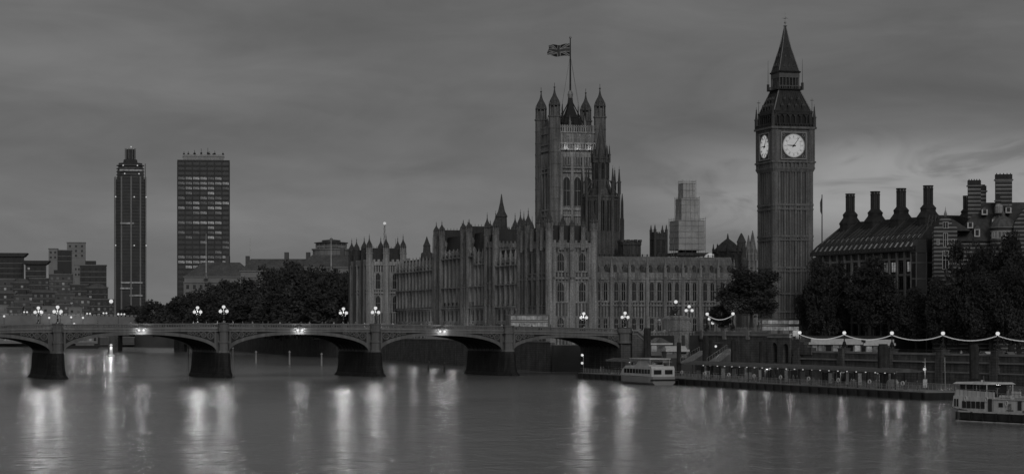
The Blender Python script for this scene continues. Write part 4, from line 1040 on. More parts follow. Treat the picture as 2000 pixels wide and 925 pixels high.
# ================================================================== PORTCULLIS STYLE OFFICE (frame H: y away along the embankment)
HA = math.atan2(.375, .927); HOx = Vector((101.3, 590, 0))
r = thing('office_building', 'dark bronze roofed office building with four tall chimneys behind the trees', 'office building', HOx, HA)
b = MB(); b.box(0, 26, 0, 51, 5.4, 31.2)
for k in range(14):
    y = 1.2 + k * 3.75; b.box(-.55, -.003, y - .35, y + .35, 5.4, 31.0, 1)
    for z in (9, 13, 17, 21, 25, 29): b.box(-.35, -.004, y + .36, y + 3.39, z, z + .55, 1)
for k in range(7): x = 1.6 + k * 4; b.box(x - .35, x + .35, -.55, -.003, 5.4, 31, 1)
for z in (9, 13, 17, 21, 25, 29): b.box(.3, 26, -.3, -.004, z, z + .5, 1)
b.build('wall', [CONCD, mat('sandstone_pier', .22, .2, .4, .9, streak=.2)], r)
for j, z in enumerate((10, 14, 18, 22, 26)):
    for k in range(13):
        y = 1.2 + k * 3.75 + 1.87
        inst('window', win_mesh(2.3, 2.6, 'office', 2, random.choice((0, 0, 2, 0, 1)) if z > 17 else 0, CONCD), r, (-.01, y, z), -pi / 2)
b = MB()
Z0, Z1 = 31.2, 40.3
prof = [(-1.3, Z0), (-1.1, Z0 + .9), (.4, Z0 + 2.8), (8, Z1), (18, Z1), (26, Z0 + 2.8), (27.2, Z0)]
n = len(prof); v = [(x, -1 + (2.2 if z > 38 else (0.5 if z > 33 else 0)), z) for x, z in prof] + [(x, 52 - (7 if z > 38 else (1 if z > 33 else 0)), z) for x, z in prof]
b.add(v, [tuple(range(n)), tuple(range(2 * n - 1, n - 1, -1))] + [(i, i + n, (i + 1) % n + n, (i + 1) % n) for i in range(n)])
for k in range(40):                             # standing ribs converging slightly on the chimneys
    y0 = -.6 + k * 1.31; c0 = 6.5 + 13 * round((y0 - 6.5) / 13); c0 = min(max(c0, 6.5), 45.5); y1 = y0 + (c0 - y0) * .42
    big = k % 2 == 0
    b.tube((-1.25, y0, Z0 + .4), (.4, y0, Z0 + 2.85), .16 if big else .08, 4, m=1); b.tube((.4, y0, Z0 + 2.85), (8, y1, Z1 + .05), .24 if big else .09, 4, m=1)
for s_ in range(1, 7): q = s_ / 7; b.tube((.4 + 7.6 * q - .05, .2 + q, Z0 + 2.85 + 6.25 * q + .05), (.4 + 7.6 * q - .05, 51 - q * 5.5, Z0 + 2.85 + 6.25 * q + .05), .06, 4, m=1)
for k in range(20): x = 1 + k * 1.3; b.tube((x, -1.05, Z0 + .2), (x * .7 + 4, 1.3, Z1), .14, 4, m=1)
b.build('roof', [ROOFD, mat('bronze_rib', .09, .2, .5, .5)], r)
for k in range(20):                             # slanting roof lights above the eaves
    y = .9 + k * 2.55; b = MB(); q = [(-1.02, Z0 + 1.15), (-.05, Z0 + 2.35)]
    b.add([(q[0][0] - .14, y - .22, q[0][1]), (q[0][0] - .14, y + .22, q[0][1]), (q[1][0] - .16, y + .26, q[1][1]), (q[1][0] - .16, y - .18, q[1][1]),
           (q[0][0] + .1, y - .22, q[0][1]), (q[0][0] + .1, y + .22, q[0][1]), (q[1][0] + .1, y + .26, q[1][1]), (q[1][0] + .1, y - .18, q[1][1])],
          [(0, 1, 2, 3), (4, 5, 1, 0), (5, 6, 2, 1), (6, 7, 3, 2), (7, 4, 0, 3)]); b.build('roof_light', emat('roof_light_glow', .12, .3, 1) if k == 0 else bpy.data.materials['roof_light_glow'], r)
    b = MB(); x0, x1 = 1.1, 1.9; zz0 = Z0 + 2.8 + (x0 - .4) * .895; zz1 = Z0 + 2.8 + (x1 - .4) * .895
    b.add([(x0, y - .25, zz0 + .18), (x0, y + .25, zz0 + .18), (x1, y + .3, zz1 + .18), (x1, y - .2, zz1 + .18), (x0, y - .25, zz0), (x0, y + .25, zz0)], [(0, 1, 2, 3), (4, 5, 1, 0)]); b.build('roof_light', bpy.data.materials['roof_light_glow'], r)
# glazed corner bay
b = MB(); b.frustum(2.2, -.2, [(3.0, 5.4), (3.0, 30.6), (3.3, 30.7), (3.3, 31.6), (2.4, 34)], 8)
for i in range(8):
    a = pi / 8 + i * pi / 4; b.tube((2.2 + 3.1 * cos(a) / .924, -.2 + 3.1 * sin(a) / .924, 5.4), (2.2 + 3.1 * cos(a) / .924, -.2 + 3.1 * sin(a) / .924, 31), .22, 5, m=1)
for z in (12, 16, 20, 24, 28): b.frustum(2.2, -.2, [(3.12, z), (3.12, z + .4)], 8, m=1)
b.build('corner_bay', [GLASS2, bpy.data.materials['sandstone_pier']], r)
def chimney(parent, x, y, zb, zt, rb, rc, m=None):
    b = MB(); h = zt - zb
    b.frustum(x, y, [(rb, zb - 2.5), (rb, zb + h * .02), (rb * 1.06, zb + h * .03), (rb * 1.06, zb + h * .07), (rb * .68, zb + h * .24), (rb * .68, zb + h * .30), (rb * .72, zb + h * .31), (rb * .72, zb + h * .34), (rc * 1.1, zb + h * .44), (rc, zb + h * .46), (rc, zt - h * .12), (rc * 1.12, zt - h * .118), (rc * 1.12, zt - h * .09), (rc * .9, zt - h * .088), (rc * .9, zt - .25), (rc * 1.15, zt - .24), (rc * 1.15, zt)], 12)
    for i in range(12): a = pi / 12 + i * pi / 6; b.tube((x + rc * 1.05 * cos(a), y + rc * 1.05 * sin(a), zb + h * .45), (x + rc * 1.05 * cos(a), y + rc * 1.05 * sin(a), zt), .07, 4, m=1)
    for q in (.52, .62, .72, .82): b.frustum(x, y, [(rc * 1.04, zb + h * q), (rc * 1.04, zb + h * q + .08)], 12)
    for i in range(8): a = i * pi / 4; b.box(x + rc * .95 * cos(a) - .13, x + rc * .95 * cos(a) + .13, y + rc * .95 * sin(a) - .13, y + rc * .95 * sin(a) + .13, zt - h * .085, zt - .27, 2)
    b.build('chimney', [m or ROOFD, bpy.data.materials['bronze_rib'], STEEL], parent)
for k, tp in enumerate((362, 367.5, 373.5, 378)):
    y = 6.5 + 13 * k; Yw = 592.6 + .927 * y; chimney(r, 7.5, y, Z1 - .9, py2z(tp, Yw), 2.8, 1.15)
chimney(r, 16.5, 2.5, Z1 - .9, py2z(381, 596), 2.2, .95)

# ================================================================== STRIPED BRICK BUILDING (banded)
STRIPE = bpy.data.materials.new('banded_brick'); STRIPE.use_nodes = True; t = STRIPE.node_tree; p = t.nodes['Principled BSDF']; p.inputs['Roughness'].default_value = .9
c = t.nodes.new('ShaderNodeTexCoord').outputs['Object']; s_ = t.nodes.new('ShaderNodeSeparateXYZ'); t.links.new(c, s_.inputs[0])
q = mth(t, 'FRACT', mth(t, 'DIVIDE', s_.outputs[2], .98)); q = mth(t, 'LESS_THAN', q, .30)
f_ = mth(t, 'ADD', mth(t, 'MULTIPLY', q, .25), .06); f_ = mth(t, 'MULTIPLY', f_, ramp(t, noise(t, c, .5, 5), [(.3, .75), (.7, 1.2)])); t.links.new(f_, p.inputs['Base Color'])
NA = radians(-8); NO = Vector((px2x(1824, 575), 575, 0))
r = thing('striped_brick_building', 'red brick building with white stone bands, gables, steep dark roof and round turret', 'brick building', NO, NA)
def nz(py, Y=575): return py2z(py, Y)
b = MB(); b.box(5.6, 40, 4, 30, 5.4, nz(470)); b.box(0, 5.6, 0, 12, 5.4, nz(450))
b.prism([(0, nz(450)), (5.6, nz(450)), (5.6, nz(444)), (4.4, nz(440)), (4.2, nz(428)), (3.3, nz(426)), (2.8, nz(420)), (2.3, nz(426)), (1.4, nz(428)), (1.2, nz(440)), (0, nz(444))], .02, 1.2)
b.build('wall', STRIPE, r)
b = MB(); hip_roof(b, 5.0, 40, 3.4, 22, nz(470), nz(391), 'x', 7); hip_roof(b, .2, 9, 1.2, 12, nz(450) - .05, nz(427), 'y', 1); b.build('roof', mat('brown_tile_roof', .085, .2, .4, .8, .3, 4, streak=.2), r)
for (px, top, y, hw) in ((1903, 355, 11, 1.55), (1958, 344, 11, 2.0), (1922, 363, 17, .75), (1946, 385, 9, .5)):
    x = (px - 1824) * 575 / F * 1.04 ; x += -.05 * 0
    b = MB(); zt = nz(top, 590); b.box(x - hw, x + hw, y - 1.2, y + 1.2, nz(430), zt - 1.5, 0); b.box(x - hw - .3, x + hw + .3, y - 1.5, y + 1.5, zt - 1.5, zt - 1.25, 1); b.box(x - hw - .05, x + hw + .05, y - 1.25, y + 1.25, zt - 1.25, zt, 2)
    for k in range(5): xx = x - hw + .3 + k * (2 * hw - .6) / 4; b.tube((xx, y, zt), (xx, y, zt + .35), .12, 6, m=2)
    b.build('chimney', [STRIPE, GRANL, ROOFD], r)
# round turret with cone
b = MB(); xt, yt = (1958 - 1824) * .125 * 1.0, 2.0
b.frustum(xt, yt, [(3.1, 5.4), (3.1, nz(447)), (3.35, nz(446)), (3.35, nz(444))], 20); b.build('turret', STRIPE, r)
b = MB(); b.frustum(xt, yt, [(3.3, nz(444)), (2.9, nz(436)), (2.2, nz(429)), (1.0, nz(424)), (.45, nz(421)), (.5, nz(419)), (.05, nz(410))], 20); b.build('turret_dome', ROOFM, r)
for k in range(7):
    a = -pi / 2 - .9 + k * .3; inst('window', win_mesh(.75, 1.7, 'plain', 2, 0, WHITE), r, (xt + 3.11 * cos(a), yt + 3.11 * sin(a), nz(466)), a + pi / 2)
for (x, z, w_, h_) in ((2.8, nz(446), 1.3, 1.6), (2.8, nz(482), 1.1, 3.4), (4.6, nz(478), .7, 1.4), (1.0, nz(478), .6, 1.4), (2.8, nz(526), 1.5, 4.6), (2.8, nz(500), .8, 1.2)):
    inst('window', win_mesh(w_, h_, 'plain', 2, 0, WHITE), r, (x, -.01, z), 0)
for (x, y, z, hh_) in ((10.6, 5.5, 455, 2.2), (15, 7, 432, 1.4), (9.0, 6.4, 438, 1.4), (12.6, 8.5, 411, 1.2), (18.3, 8, 408, 1.3)):
    b = MB(); zz_ = nz(z); b.box(x - .7, x + .7, y - 1.6, y + 1.5, zz_ - .8, zz_ + hh_ * .5); b.prism([(x - .85, zz_ + hh_ * .5), (x + .85, zz_ + hh_ * .5), (x, zz_ + hh_)], y - 1.7, y + 1.5, 1); b.box(x - .4, x + .4, y - 1.64, y - 1.602, zz_ - .5, zz_ + hh_ * .4, 2)
    b.build('dormer', [WHITE, ROOFM, GLASS], r)
b = MB(); x = 16.5; b.frustum(x - .6, 5.2, [(1.0, nz(415)), (1.0, nz(402)), (.7, nz(398)), (.1, nz(396))], 12); b.build('stone_gable', STONEL, r)
b = MB(); b.prism([(19.0, 5.4), (26, 5.4), (26, nz(430)), (22.5, nz(396)), (19.0, nz(440))], -1.5, 6); b.build('side_gable', STRIPE, r)
b = MB(); b.frustum(2.8, .5, [(.35, nz(421)), (.4, nz(418)), (.1, nz(410)), (.02, nz(403))], 6); b.build('finial', STONEL, r)

# ================================================================== MILLBANK / ST GEORGE TOWERS AND THE FAR LEFT
MY = 1480; r = thing('office_tower', 'broad slab office tower with rows of lit window bands', 'office tower', (px2x(397.5, MY), MY, 5), radians(7.5))
mw = 50 * MY / F; zt = py2z(316, MY) - 5
b = MB(); b.box(-mw, mw, 0, 22, 0, zt)
nfl = 27; fh = (zt - (py2z(575, MY) - 5)) / nfl; zb_ = py2z(575, MY) - 5
for k in range(nfl + 1): b.box(-mw - .25, mw + .25, -.45, 22.3, zb_ + k * fh - .05, zb_ + k * fh + fh * .36, 1)
for k in range(8): x = -mw + k * 2 * mw / 7; b.box(x - .35, x + .35, -.52, -.451, 0, zt, 1)
b.build('facade', [GLASS2, CONCD], r)
g = random.Random(5)
litrows = {0: .0, 1: .05, 2: .0, 3: .95, 4: .95, 5: .95, 6: .15, 7: .55, 8: .8, 9: .8, 10: .35, 11: .1, 12: .9, 13: .1, 14: .75, 15: .35, 16: .4, 17: .4, 18: .45, 19: .8, 20: .6, 21: .55, 22: .1, 23: .1, 24: .1, 25: .1, 26: .3}
cnt = 0
wl = [MB() for _ in range(2)]
wl[0].box(-2.15, 2.15, -.03, 0, 0, fh * .5); wl[1].box(-2.15, 2.15, -.03, 0, 0, fh * .5)
for k in range(4): wl[0].box(-1.95 + k * .98 - .05, -1.95 + k * .98 + .05, -.06, -.031, 0, fh * .56, 1); wl[1].box(-1.95 + k * .98 - .05, -1.95 + k * .98 + .05, -.06, -.031, 0, fh * .56, 1)
WM = [wl[0].mesh('window', [emat('office_light', .30, .7, .9), CONCD]), wl[1].mesh('window', [emat('office_light_dim', .15, .7, .9), CONCD])]
for fl_ in range(nfl):
    z = zb_ + (nfl - 1 - fl_) * fh + fh * .38
    for k in range(7):
        pr = litrows.get(fl_, .2)
        if g.random() < pr and cnt < 100: cnt += 1; inst('window', WM[0 if g.random() < .65 else 1], r, (-mw + (k + .5) * 2 * mw / 7, -.06, z))
b = MB(); x1 = 39 * MY / F; b.box(-x1, x1, 3, 19, zt, zt + 18 * MY / F * .82, 0); b.box(-x1 - .5, x1 + .5, 2.5, 19.5, zt + 3.6, zt + 4.5, 0)
for k in range(24): x = -x1 + k * 2 * x1 / 23; b.box(x - .12, x + .12, 2.6, 2.99, zt, zt + 3.6)
b.build('plant_room', mat('pale_plant_room', .42, .15, .2, .9, streak=.2), r)
for k in range(14):
    x = g.uniform(-x1, x1); b = MB(); h = g.uniform(1.2, 3.6) + (2.5 if abs(x) < 3 else 0); b.tube((x, 8, zt + 4.5), (x, 8, zt + 4.5 + h), .18, 4); b.box(x - .6, x + .6, 7.6, 8.4, zt + 4.5, zt + 5.2 + h * .3); b.build('antenna', IRON, r)
# slim round-shouldered glass tower
GY = 2240; r = thing('glass_tower', 'tall slim glass residential tower with stepped crown and lit bands', 'residential tower', (px2x(254.5, GY), GY, 5), radians(12))
def gz(py): return py2z(py, GY) - 5
gw = 30.5 * GY / F
b = MB(); b.frustum(0, 0, [(gw * .93, 0), (gw * .93, gz(350))], 10)
for k in range(46): z = 4 + k * (gz(352) - 4) / 46; b.frustum(0, 0, [(gw * .945, z), (gw * .945, z + .55)], 10, m=1)
for i in range(10): a = pi / 10 + i * pi / 5; q = gw * .96 / cos(pi / 10); b.tube((q * cos(a), q * sin(a), 0), (q * cos(a), q * sin(a), gz(346)), .75, 5, m=2)
b.build('shaft', [mat('pale_glass', .075, .3, .05, .2, spec=.6), CONCD, mat('pale_fin', .30, .1, .3, .5)], r)
b = MB(); b.frustum(0, 0, [(gw * .84, gz(350)), (gw * .84, gz(333)), (gw * .8, gz(332.5)), (gw * .74, gz(319)), (gw * .45, gz(318)), (gw * .42, gz(312)), (gw * .30, gz(311)), (gw * .30, gz(292)), (gw * .1, gz(291))], 10)
for k in range(5): b.frustum(0, 0, [(gw * .87, gz(348 - k * 6)), (gw * .87, gz(347 - k * 6))], 10, m=1)
for i in range(10): a = i * pi / 5; b.tube((gw * .33 * cos(a), gw * .33 * sin(a), gz(312)), (gw * .33 * cos(a), gw * .33 * sin(a), gz(290)), .4, 4, m=1)
b.tube((gw * .95, 0, gz(350)), (gw * .95, 0, gz(319)), .6, 4, m=1); b.build('crown', [GLASS2, GREYP], r)
ll = emat('tower_band_light', .20, .5, .5)
for (py, a0, a1) in ((334, .80, -.8), (437, -.75, .2), (552, -.7, .8), (563, -.75, .1), (577, -.1, .8), (604, -.1, .8)):
    b = MB(); q = gw * .955 / cos(pi / 10)
    x0, x1 = sorted((a0, a1)); b.box(gw * x0 * .9, gw * x1 * .9, -gw * .99, -gw * .95, gz(py + 1.6), gz(py - 1.6)); b.build('lit_floor', ll, r)
for (u, py) in ((-.97, 386), (.2, 386), (.95, 386), (-.97, 480), (.2, 480), (.95, 480), (-.4, 341), (.5, 341), (-.5, 325), (.4, 325), (0, 289)):
    b = MB(); b.ball((u * gw, -gw * 1.0, gz(py)), .62, 8); b.build('marker_light', BULB, r)
# block buildings: (px0, px1, top, Y, kind)
def block(px0, px1, top, Y, label, m, wv=.3, rows=None, cols=None, cat='apartment block', dep=18, lit=.25, roof=None, rz=radians(9), base=5.5, litm=None, ww=1.5, hh=1.6):
    W_ = (px1 - px0) * Y / F; H_ = py2z(top, Y) - base
    r = thing('apartment_block' if cat == 'apartment block' else cat.replace(' ', '_'), label, cat, (px2x((px0 + px1) / 2, Y), Y, base), rz, 'buildings on the far left bank' if cat == 'apartment block' else None)
    b = MB(); b.box(-W_ / 2, W_ / 2, 0, dep, 0, H_)
    b.box(-W_ / 2 - .3, W_ / 2 + .3, -.3, dep + .3, H_ + .003, H_ + .5, 1)
    rows = rows or max(2, int(H_ / 3.6)); cols = cols or max(2, int(W_ / 3.4))
    while rows * cols > 96: rows -= 1
    for k in range(rows): z = H_ - 3.2 - k * 3.4; b.box(-W_ / 2 - .05, W_ / 2 + .05, -.12, -.003, z - .9, z - .55, 1)
    b.build('wall', [m, CONC], r)
    for k in range(rows):
        for j in range(cols):
            z = H_ - 3.2 - k * 3.4
            if z < .5: continue
            l_ = 0
            if random.random() < lit: l_ = random.choice((1, 2, 2))
            inst('window', win_mesh(min(ww, W_ / cols * .6), hh, 'plain', 2, l_, CONC if wv > .25 else CONCD, .12), r, (-W_ / 2 + (j + .5) * W_ / cols, -.01, z))
    if roof == 'flare':
        b = MB(); b.prism([(-W_ / 2 - 1, H_ + .5), (W_ / 2 + 1, H_ + .5), (W_ / 2 + 3.2, H_ + 2.8), (-W_ / 2 - 3.2, H_ + 2.8)], -2, dep + 2); b.build('flared_roof', CONCD, r)
    if roof == 'curve':
        b = MB(); b.prism([(-W_ / 2 - .4, H_ + .5)] + [(-W_ / 2 + W_ * k / 8, H_ + .6 + 2.2 * sin(pi * k / 8)) for k in range(9)] + [(W_ / 2 + .4, H_ + .5)], -.4, dep); b.build('curved_roof', ROOFM, r)
    if roof == 'mech':
        b = MB(); b.box(-W_ * .3, W_ * .1, 4, 12, H_ + .5, H_ + 3); b.build('plant_room', CONCD, r)
    return r
DG = mat('dark_glazed_wall', .04, .2, .1, .4); LG = mat('pale_render', .30, .15, .1, .9); MG = mat('grey_brick_far', .13, .2, .1, .9)
MG2 = mat('brown_brick_far', .085, .2, .1, .9)
block(-12, 44, 502, 1560, 'dark glazed block with a flared roof at the left edge of the view', DG, .1, roof='flare', lit=.08)
block(50, 88, 517, 1540, 'dark glazed block with a flared roof, second from the left edge', DG, .1, roof='flare', lit=.2)
block(95, 112, 486, 1640, 'pale narrow end of the tall slab between flared roofs and the lighter tower', LG, lit=0, rows=2, cols=2)
block(112, 139, 489, 1642, 'dark windowless tall slab beside its pale narrow end', DG, .1, lit=0, rows=2, cols=2)
block(131, 166, 474, 1700, 'tallest pale ribbed tower in the cluster at the left', LG, lit=0, rows=3, cols=3, dep=14)
block(145, 157, 518, 1500, 'pale narrow core wall left of the dark office block', LG, lit=0, rows=2, cols=2)
block(157, 207, 518, 1500, 'dark broad office block standing left of the slim glass tower', DG, .1, lit=.06, roof='mech')
hb = [(-8, 28, 546), (26, 60, 552), (58, 98, 544), (96, 140, 536), (138, 172, 556), (170, 210, 562), (-10, 30, 572), (28, 66, 576), (64, 110, 570), (108, 146, 574), (144, 178, 582), (176, 222, 585),
      (-6, 16, 596), (14, 44, 600), (60, 84, 592), (82, 110, 598), (108, 136, 594), (134, 160, 600)]
for i, (a, c, tp) in enumerate(hb):
    row = 'upper' if i < 6 else ('middle' if i < 12 else 'lowest'); k = i if i < 6 else (i - 6 if i < 12 else i - 12)
    block(a, c, tp, 1480 - (i // 6) * 35, f'{ORD[k]} riverside block from the left in the {row} row of stepped flats', [MG, MG2, MG2, MG, MG2, DG, MG2, MG, MG2, MG, MG, DG, LG, MG, MG, LG, MG, LG][i], .3, lit=.5, roof=[None, 'curve', None, 'mech'][i % 4], dep=14)
# long gallery-like building and the government blocks right of the slab tower
def long_building(px0, px1, eave, ridge, Y, label, rz=0, dep=22, hip=10, base=7, wr=3):
    W_ = (px1 - px0) * Y / F; H_ = py2z(eave, Y) - base; RZ = py2z(ridge, Y) - base
    r = thing('government_building', label, 'office building', (px2x((px0 + px1) / 2, Y), Y, base), rz)
    b = MB(); b.box(-W_ / 2, W_ / 2, 0, dep, 0, H_)
    n = min(30, int(W_ / 3.4))
    for k in range(n + 1): x = -W_ / 2 + k * W_ / n; b.box(x - .3, x + .3, -.45, -.003, 0, H_ - 3.2)
    b.box(-W_ / 2 - .6, W_ / 2 + .6, -.7, dep + .6, H_ - 3.1, H_ - 2.6); b.box(-W_ / 2 - .6, W_ / 2 + .6, -.7, dep + .6, H_, H_ + .5)
    b.build('wall', mat('far_limestone', .27, .15, .1, .9) if 'far_limestone' not in bpy.data.materials else bpy.data.materials['far_limestone'], r)
    b = MB(); hip_roof(b, -W_ / 2, W_ / 2, 0, dep, H_ + .5, RZ, 'x', hip); b.build('roof', ROOFM, r)
    for k in range(n):
        for j in range(wr): 
            if n * wr <= 96 or k < 96 // wr: inst('window', win_mesh(1.5, 2.3, 'plain', 2, random.choice((0, 0, 0, 0, 1)), STONE, .15), r, (-W_ / 2 + (k + .5) * W_ / n, -.01, H_ - 6.4 - 3.9 * j))
    for k in range(2): b = MB(); x = W_ * (.1 + .3 * k); b.box(x - 1, x + 1, dep * .4, dep * .6, RZ - 2, RZ + 3.5); b.build('chimney', MG, r)
    return r
long_building(360, 492, 541, 511, 1280, 'stone government building with hipped grey roof, partly in front of the slab tower', 0, 26, 8)
long_building(470, 612, 530, 504, 1240, 'longer grey roofed government building rising behind the garden trees', 0, 26, 4)
long_building(582, 720, 523, 496, 1190, 'darker roofed government building between the garden trees and the palace pavilion', 0, 28, 6)
for (px, tp, bt, Y, lab) in ((403, 456, 540, 1278, 'white flagpole on the stone government building nearest the slab tower'), (489, 461, 535, 1262, 'white flagpole between the two grey roofs'), (647, 460, 528, 1188, 'white flagpole in front of the stepped rotunda'),
                             (773, 466, 505, 900, 'thin flagpole left of the small stepped spire'), (845, 463, 505, 880, 'thin flagpole right of the small stepped spire')):
    r = thing('flagpole', lab, 'flagpole', (px2x(px, Y), Y - 1, py2z(bt, Y))); b = MB(); h = py2z(tp, Y) - py2z(bt, Y); b.tube((0, 0, 0), (0, 0, h), .28 if Y > 1000 else .09, 6, r2=.1 if Y > 1000 else .05); b.build('mast', WHITE if Y > 1000 else IRON, r)
    b = MB(); b.frustum(0, 0, [(1.1, -1), (1.1, 0), (.6, .4), (.3, 2.2)], 6) if Y > 1000 else b.frustum(0, 0, [(.3, -.6), (.2, .2)], 6); b.build('base', STONE, r)
RY = 1290; r = thing('rotunda_building', 'stepped round glass topped building behind the grey roofs, left of the palace', 'office building', (px2x(647, RY), RY, 7))
def rz_(py): return py2z(py, RY) - 7
b = MB(); b.frustum(0, 0, [(10, 0), (10, rz_(489)), (10.6, rz_(488.5)), (10.6, rz_(486))], 16); b.frustum(0, 0, [(8.2, rz_(486)), (8.2, rz_(476)), (9.2, rz_(475)), (9.2, rz_(473.5)), (5.2, rz_(472)), (5.0, rz_(469)), (1, rz_(467)), (.2, rz_(464))], 16, m=1)
b.frustum(0, 0, [(8.5, rz_(481)), (8.5, rz_(479.5))], 16, m=2)
for i in range(16): a = i * pi / 8; b.tube((8.4 * cos(a), 8.4 * sin(a), rz_(486)), (8.4 * cos(a), 8.4 * sin(a), rz_(476)), .2, 4, m=2)
b.build('drum', [CONC, GLASS2, CONC], r)
b = MB(); b.frustum(0, 0, [(8.35, rz_(484)), (8.35, rz_(481.3))], 16); b.build('lit_floor', LITD, r)
block(781, 800, 506, 1250, 'pale flat roofed block seen over the lower river front of the palace', LG, lit=.1, rows=2, cols=3)
block(798, 830, 511, 1240, 'dark flat roofed block left of the small stepped spire', MG2, lit=.3, rows=2, cols=4)
r = thing('crane', 'lone crane jib with a light at its tip behind the palace pavilion', 'crane', (px2x(748, 1400), 1400, 7)); b = MB(); h = py2z(438, 1400) - 7
for sx_ in (-.6, .6):
    for sy_ in (-.6, .6): b.tube((sx_, sy_, 0), (sx_ * .4 + 1, sy_ * .4, h), .16, 4)
for k in range(22): z = h * k / 22; b.tube((-.6 + z / h, -.6, z), (.6 + z / h, -.6, z + h / 22), .1, 3)
b.build('mast', GREYP, r); b = MB(); b.ball((1, 0, h + .6), .9, 8); b.build('tip_light', BULB, r)
# far road bridge
LY = 1150; r = thing('far_road_bridge', 'distant low arched road bridge with lamps, seen beyond the iron bridge at the left', 'bridge', (px2x(350, LY), LY, 0), radians(3))
Lx = [-i * 32 for i in range(6)]
def lz(x): return 17.6 - ((x + 90) / 110) ** 2 * 2.2
b = MB(); X = [4 - k * 4 for k in range(46)]
v = []; f = []
for x in X:
    q = ((x % 32) / 32); za = 5 + 7.4 * sqrt(max(0, 1 - (2 * q - 1) ** 2)) if x <= 0 else 3
    v += [(x, 0, za), (x, 0, lz(x)), (x, 18, lz(x)), (x, 18, za)]
for k in range(len(X) - 1):
    for q in range(4): f.append((k * 4 + q, k * 4 + (q + 1) % 4, k * 4 + 4 + (q + 1) % 4, k * 4 + 4 + q))
b.add(v, f)
b.build('span', mat('far_bridge_paint', .19, .15, .3, .7), r)
for x in Lx: b = MB(); b.box(x - 2.4, x + 2.4, -1, 19, -2, 8); b.build('pier', GRAN, r)
b = MB()
for k in range(90): x = 3 - k * 2; b.box(x - .7, x + .7, -.2, .0, lz(x), lz(x) + .9)
b.build('parapet', GRANL, r)
lampn = 0
def small_lamp(px, py, Y, base, label, rg=.75, double=False, group='small street lamps in the distance', e=0):
    r = thing('street_lamp', label, 'street lamp', (px2x(px, Y), Y, base), 0, group); h = py2z(py, Y) - base
    b = MB(); b.frustum(0, 0, [(rg * .6, 0), (rg * .2, h * .2), (rg * .15, h - rg * .5)], 6)
    if double: b.box(-rg * 1.7, rg * 1.7, -.1, .1, h - rg * 1.2, h - rg * .9)
    b.build('column', IRON, r)
    for s_ in ((-1, 1) if double else (0,)): inst('globe', globe_mesh(.5), r, (s_ * rg * 1.7, 0, h), 0, (rg * 2, rg * 2, rg * 2))
    if e: point('bulb', (0, 0, h), e, rg * .8, r)
for i, (px, py) in enumerate(((50, 609), (173, 612), (205, 611), (240, 613), (283, 615), (332, 617))):
    small_lamp(px, py, 1152, 16, f'{ORD[i]} twin lamp from the left on the distant arched bridge', .42, True, 'twin lamps on the distant bridge', 500)
for i, (px, py) in enumerate(((112, 611), (118, 612), (79, 607.5), (231, 613), (217, 588), (8, 617), (96, 620), (139, 619), (162, 620), (374, 619), (145, 632))):
    small_lamp(px, py, 1140 if px != 217 else 1330, 6, ['lamp low behind the leftmost bridge lamps, left of the pair', 'lamp low behind the leftmost bridge lamps, right of the pair', 'lone far lamp between the two leftmost triple lamps', 'dim lamp at the foot of the glass tower, right side',
        'bright tall lamp standing just left of the glass tower base', 'small lamp at the left edge above the parapet', 'small low lamp above the leftmost bridge pier', 'small lamp right of the leftmost bridge pier', 'second small lamp right of the leftmost bridge pier', 'single small lamp just left of the second pier lamps', 'lowest dim lamp over the parapet right of the leftmost pier'][i], .5 if px != 217 else 1.1, False, None, 350 if px != 217 else 4000)
# lit riverside strip below the flats (seen over and under the bridge)
for i, (a, c, lab) in enumerate(((-10, 42, 'long pale riverside frontage with bright tall windows under the leftmost arch'), (134, 190, 'pale moored pavilion and frontage under the second arch'), (196, 262, 'low dark riverside frontage under the distant bridge'))):
    block(a, c, 655 if i < 2 else 659, 1395, lab, LG if i < 2 else MG, .3, rows=1, cols=9 if i == 0 else 6, lit=.8, cat='riverside building', base=2, ww=2.6, hh=2.4, dep=10)

# ================================================================== EMBANKMENT (frame E: local x inland, y away along the wall)
EM = Matrix.Translation(EO) @ Matrix.Rotation(EA, 4, 'Z')          # y = -t
def em(x, y, z=0): return EM @ Vector((x, y, z))
r = thing('embankment_wall', 'long granite river wall with pale coping and string courses, right of the archways', 'embankment wall', EO, EA)
b = MB(); b.prism_x([(2, -2.4), (-150, -2.4), (-150, 6.0), (2, 6.0)], -.55, .5)
b.prism_x([(2, -2.4), (-150, -2.4), (-150, 2.2), (2, 2.2)], -1.0, -.551)
b.build('wall', GRAN, r)
b = MB(); b.box(-.75, .62, -150, 2, 6.003, 6.45); b.box(-.95, -.552, -150, 2, 4.35, 4.75, 0); b.box(-1.15, -.553, -150, 2, 2.203, 2.5, 0); b.build('coping', GRANL, r)
for k in range(8):
    t_ = k * 20; b = MB(); b.box(-1.5, .9, -t_ - 1.2, -t_ + 1.2, -2.4, 5.2); b.box(-1.35, .8, -t_ - 1.0, -t_ + 1.0, 5.2, 7.0); b.box(-1.5, .95, -t_ - 1.15, -t_ + 1.15, 7.003, 7.25)
    b.torus((-1.42, -t_, 4.1), .55, .12, axis='x', n=10); b.build('lamp_pier', GRAN, r)
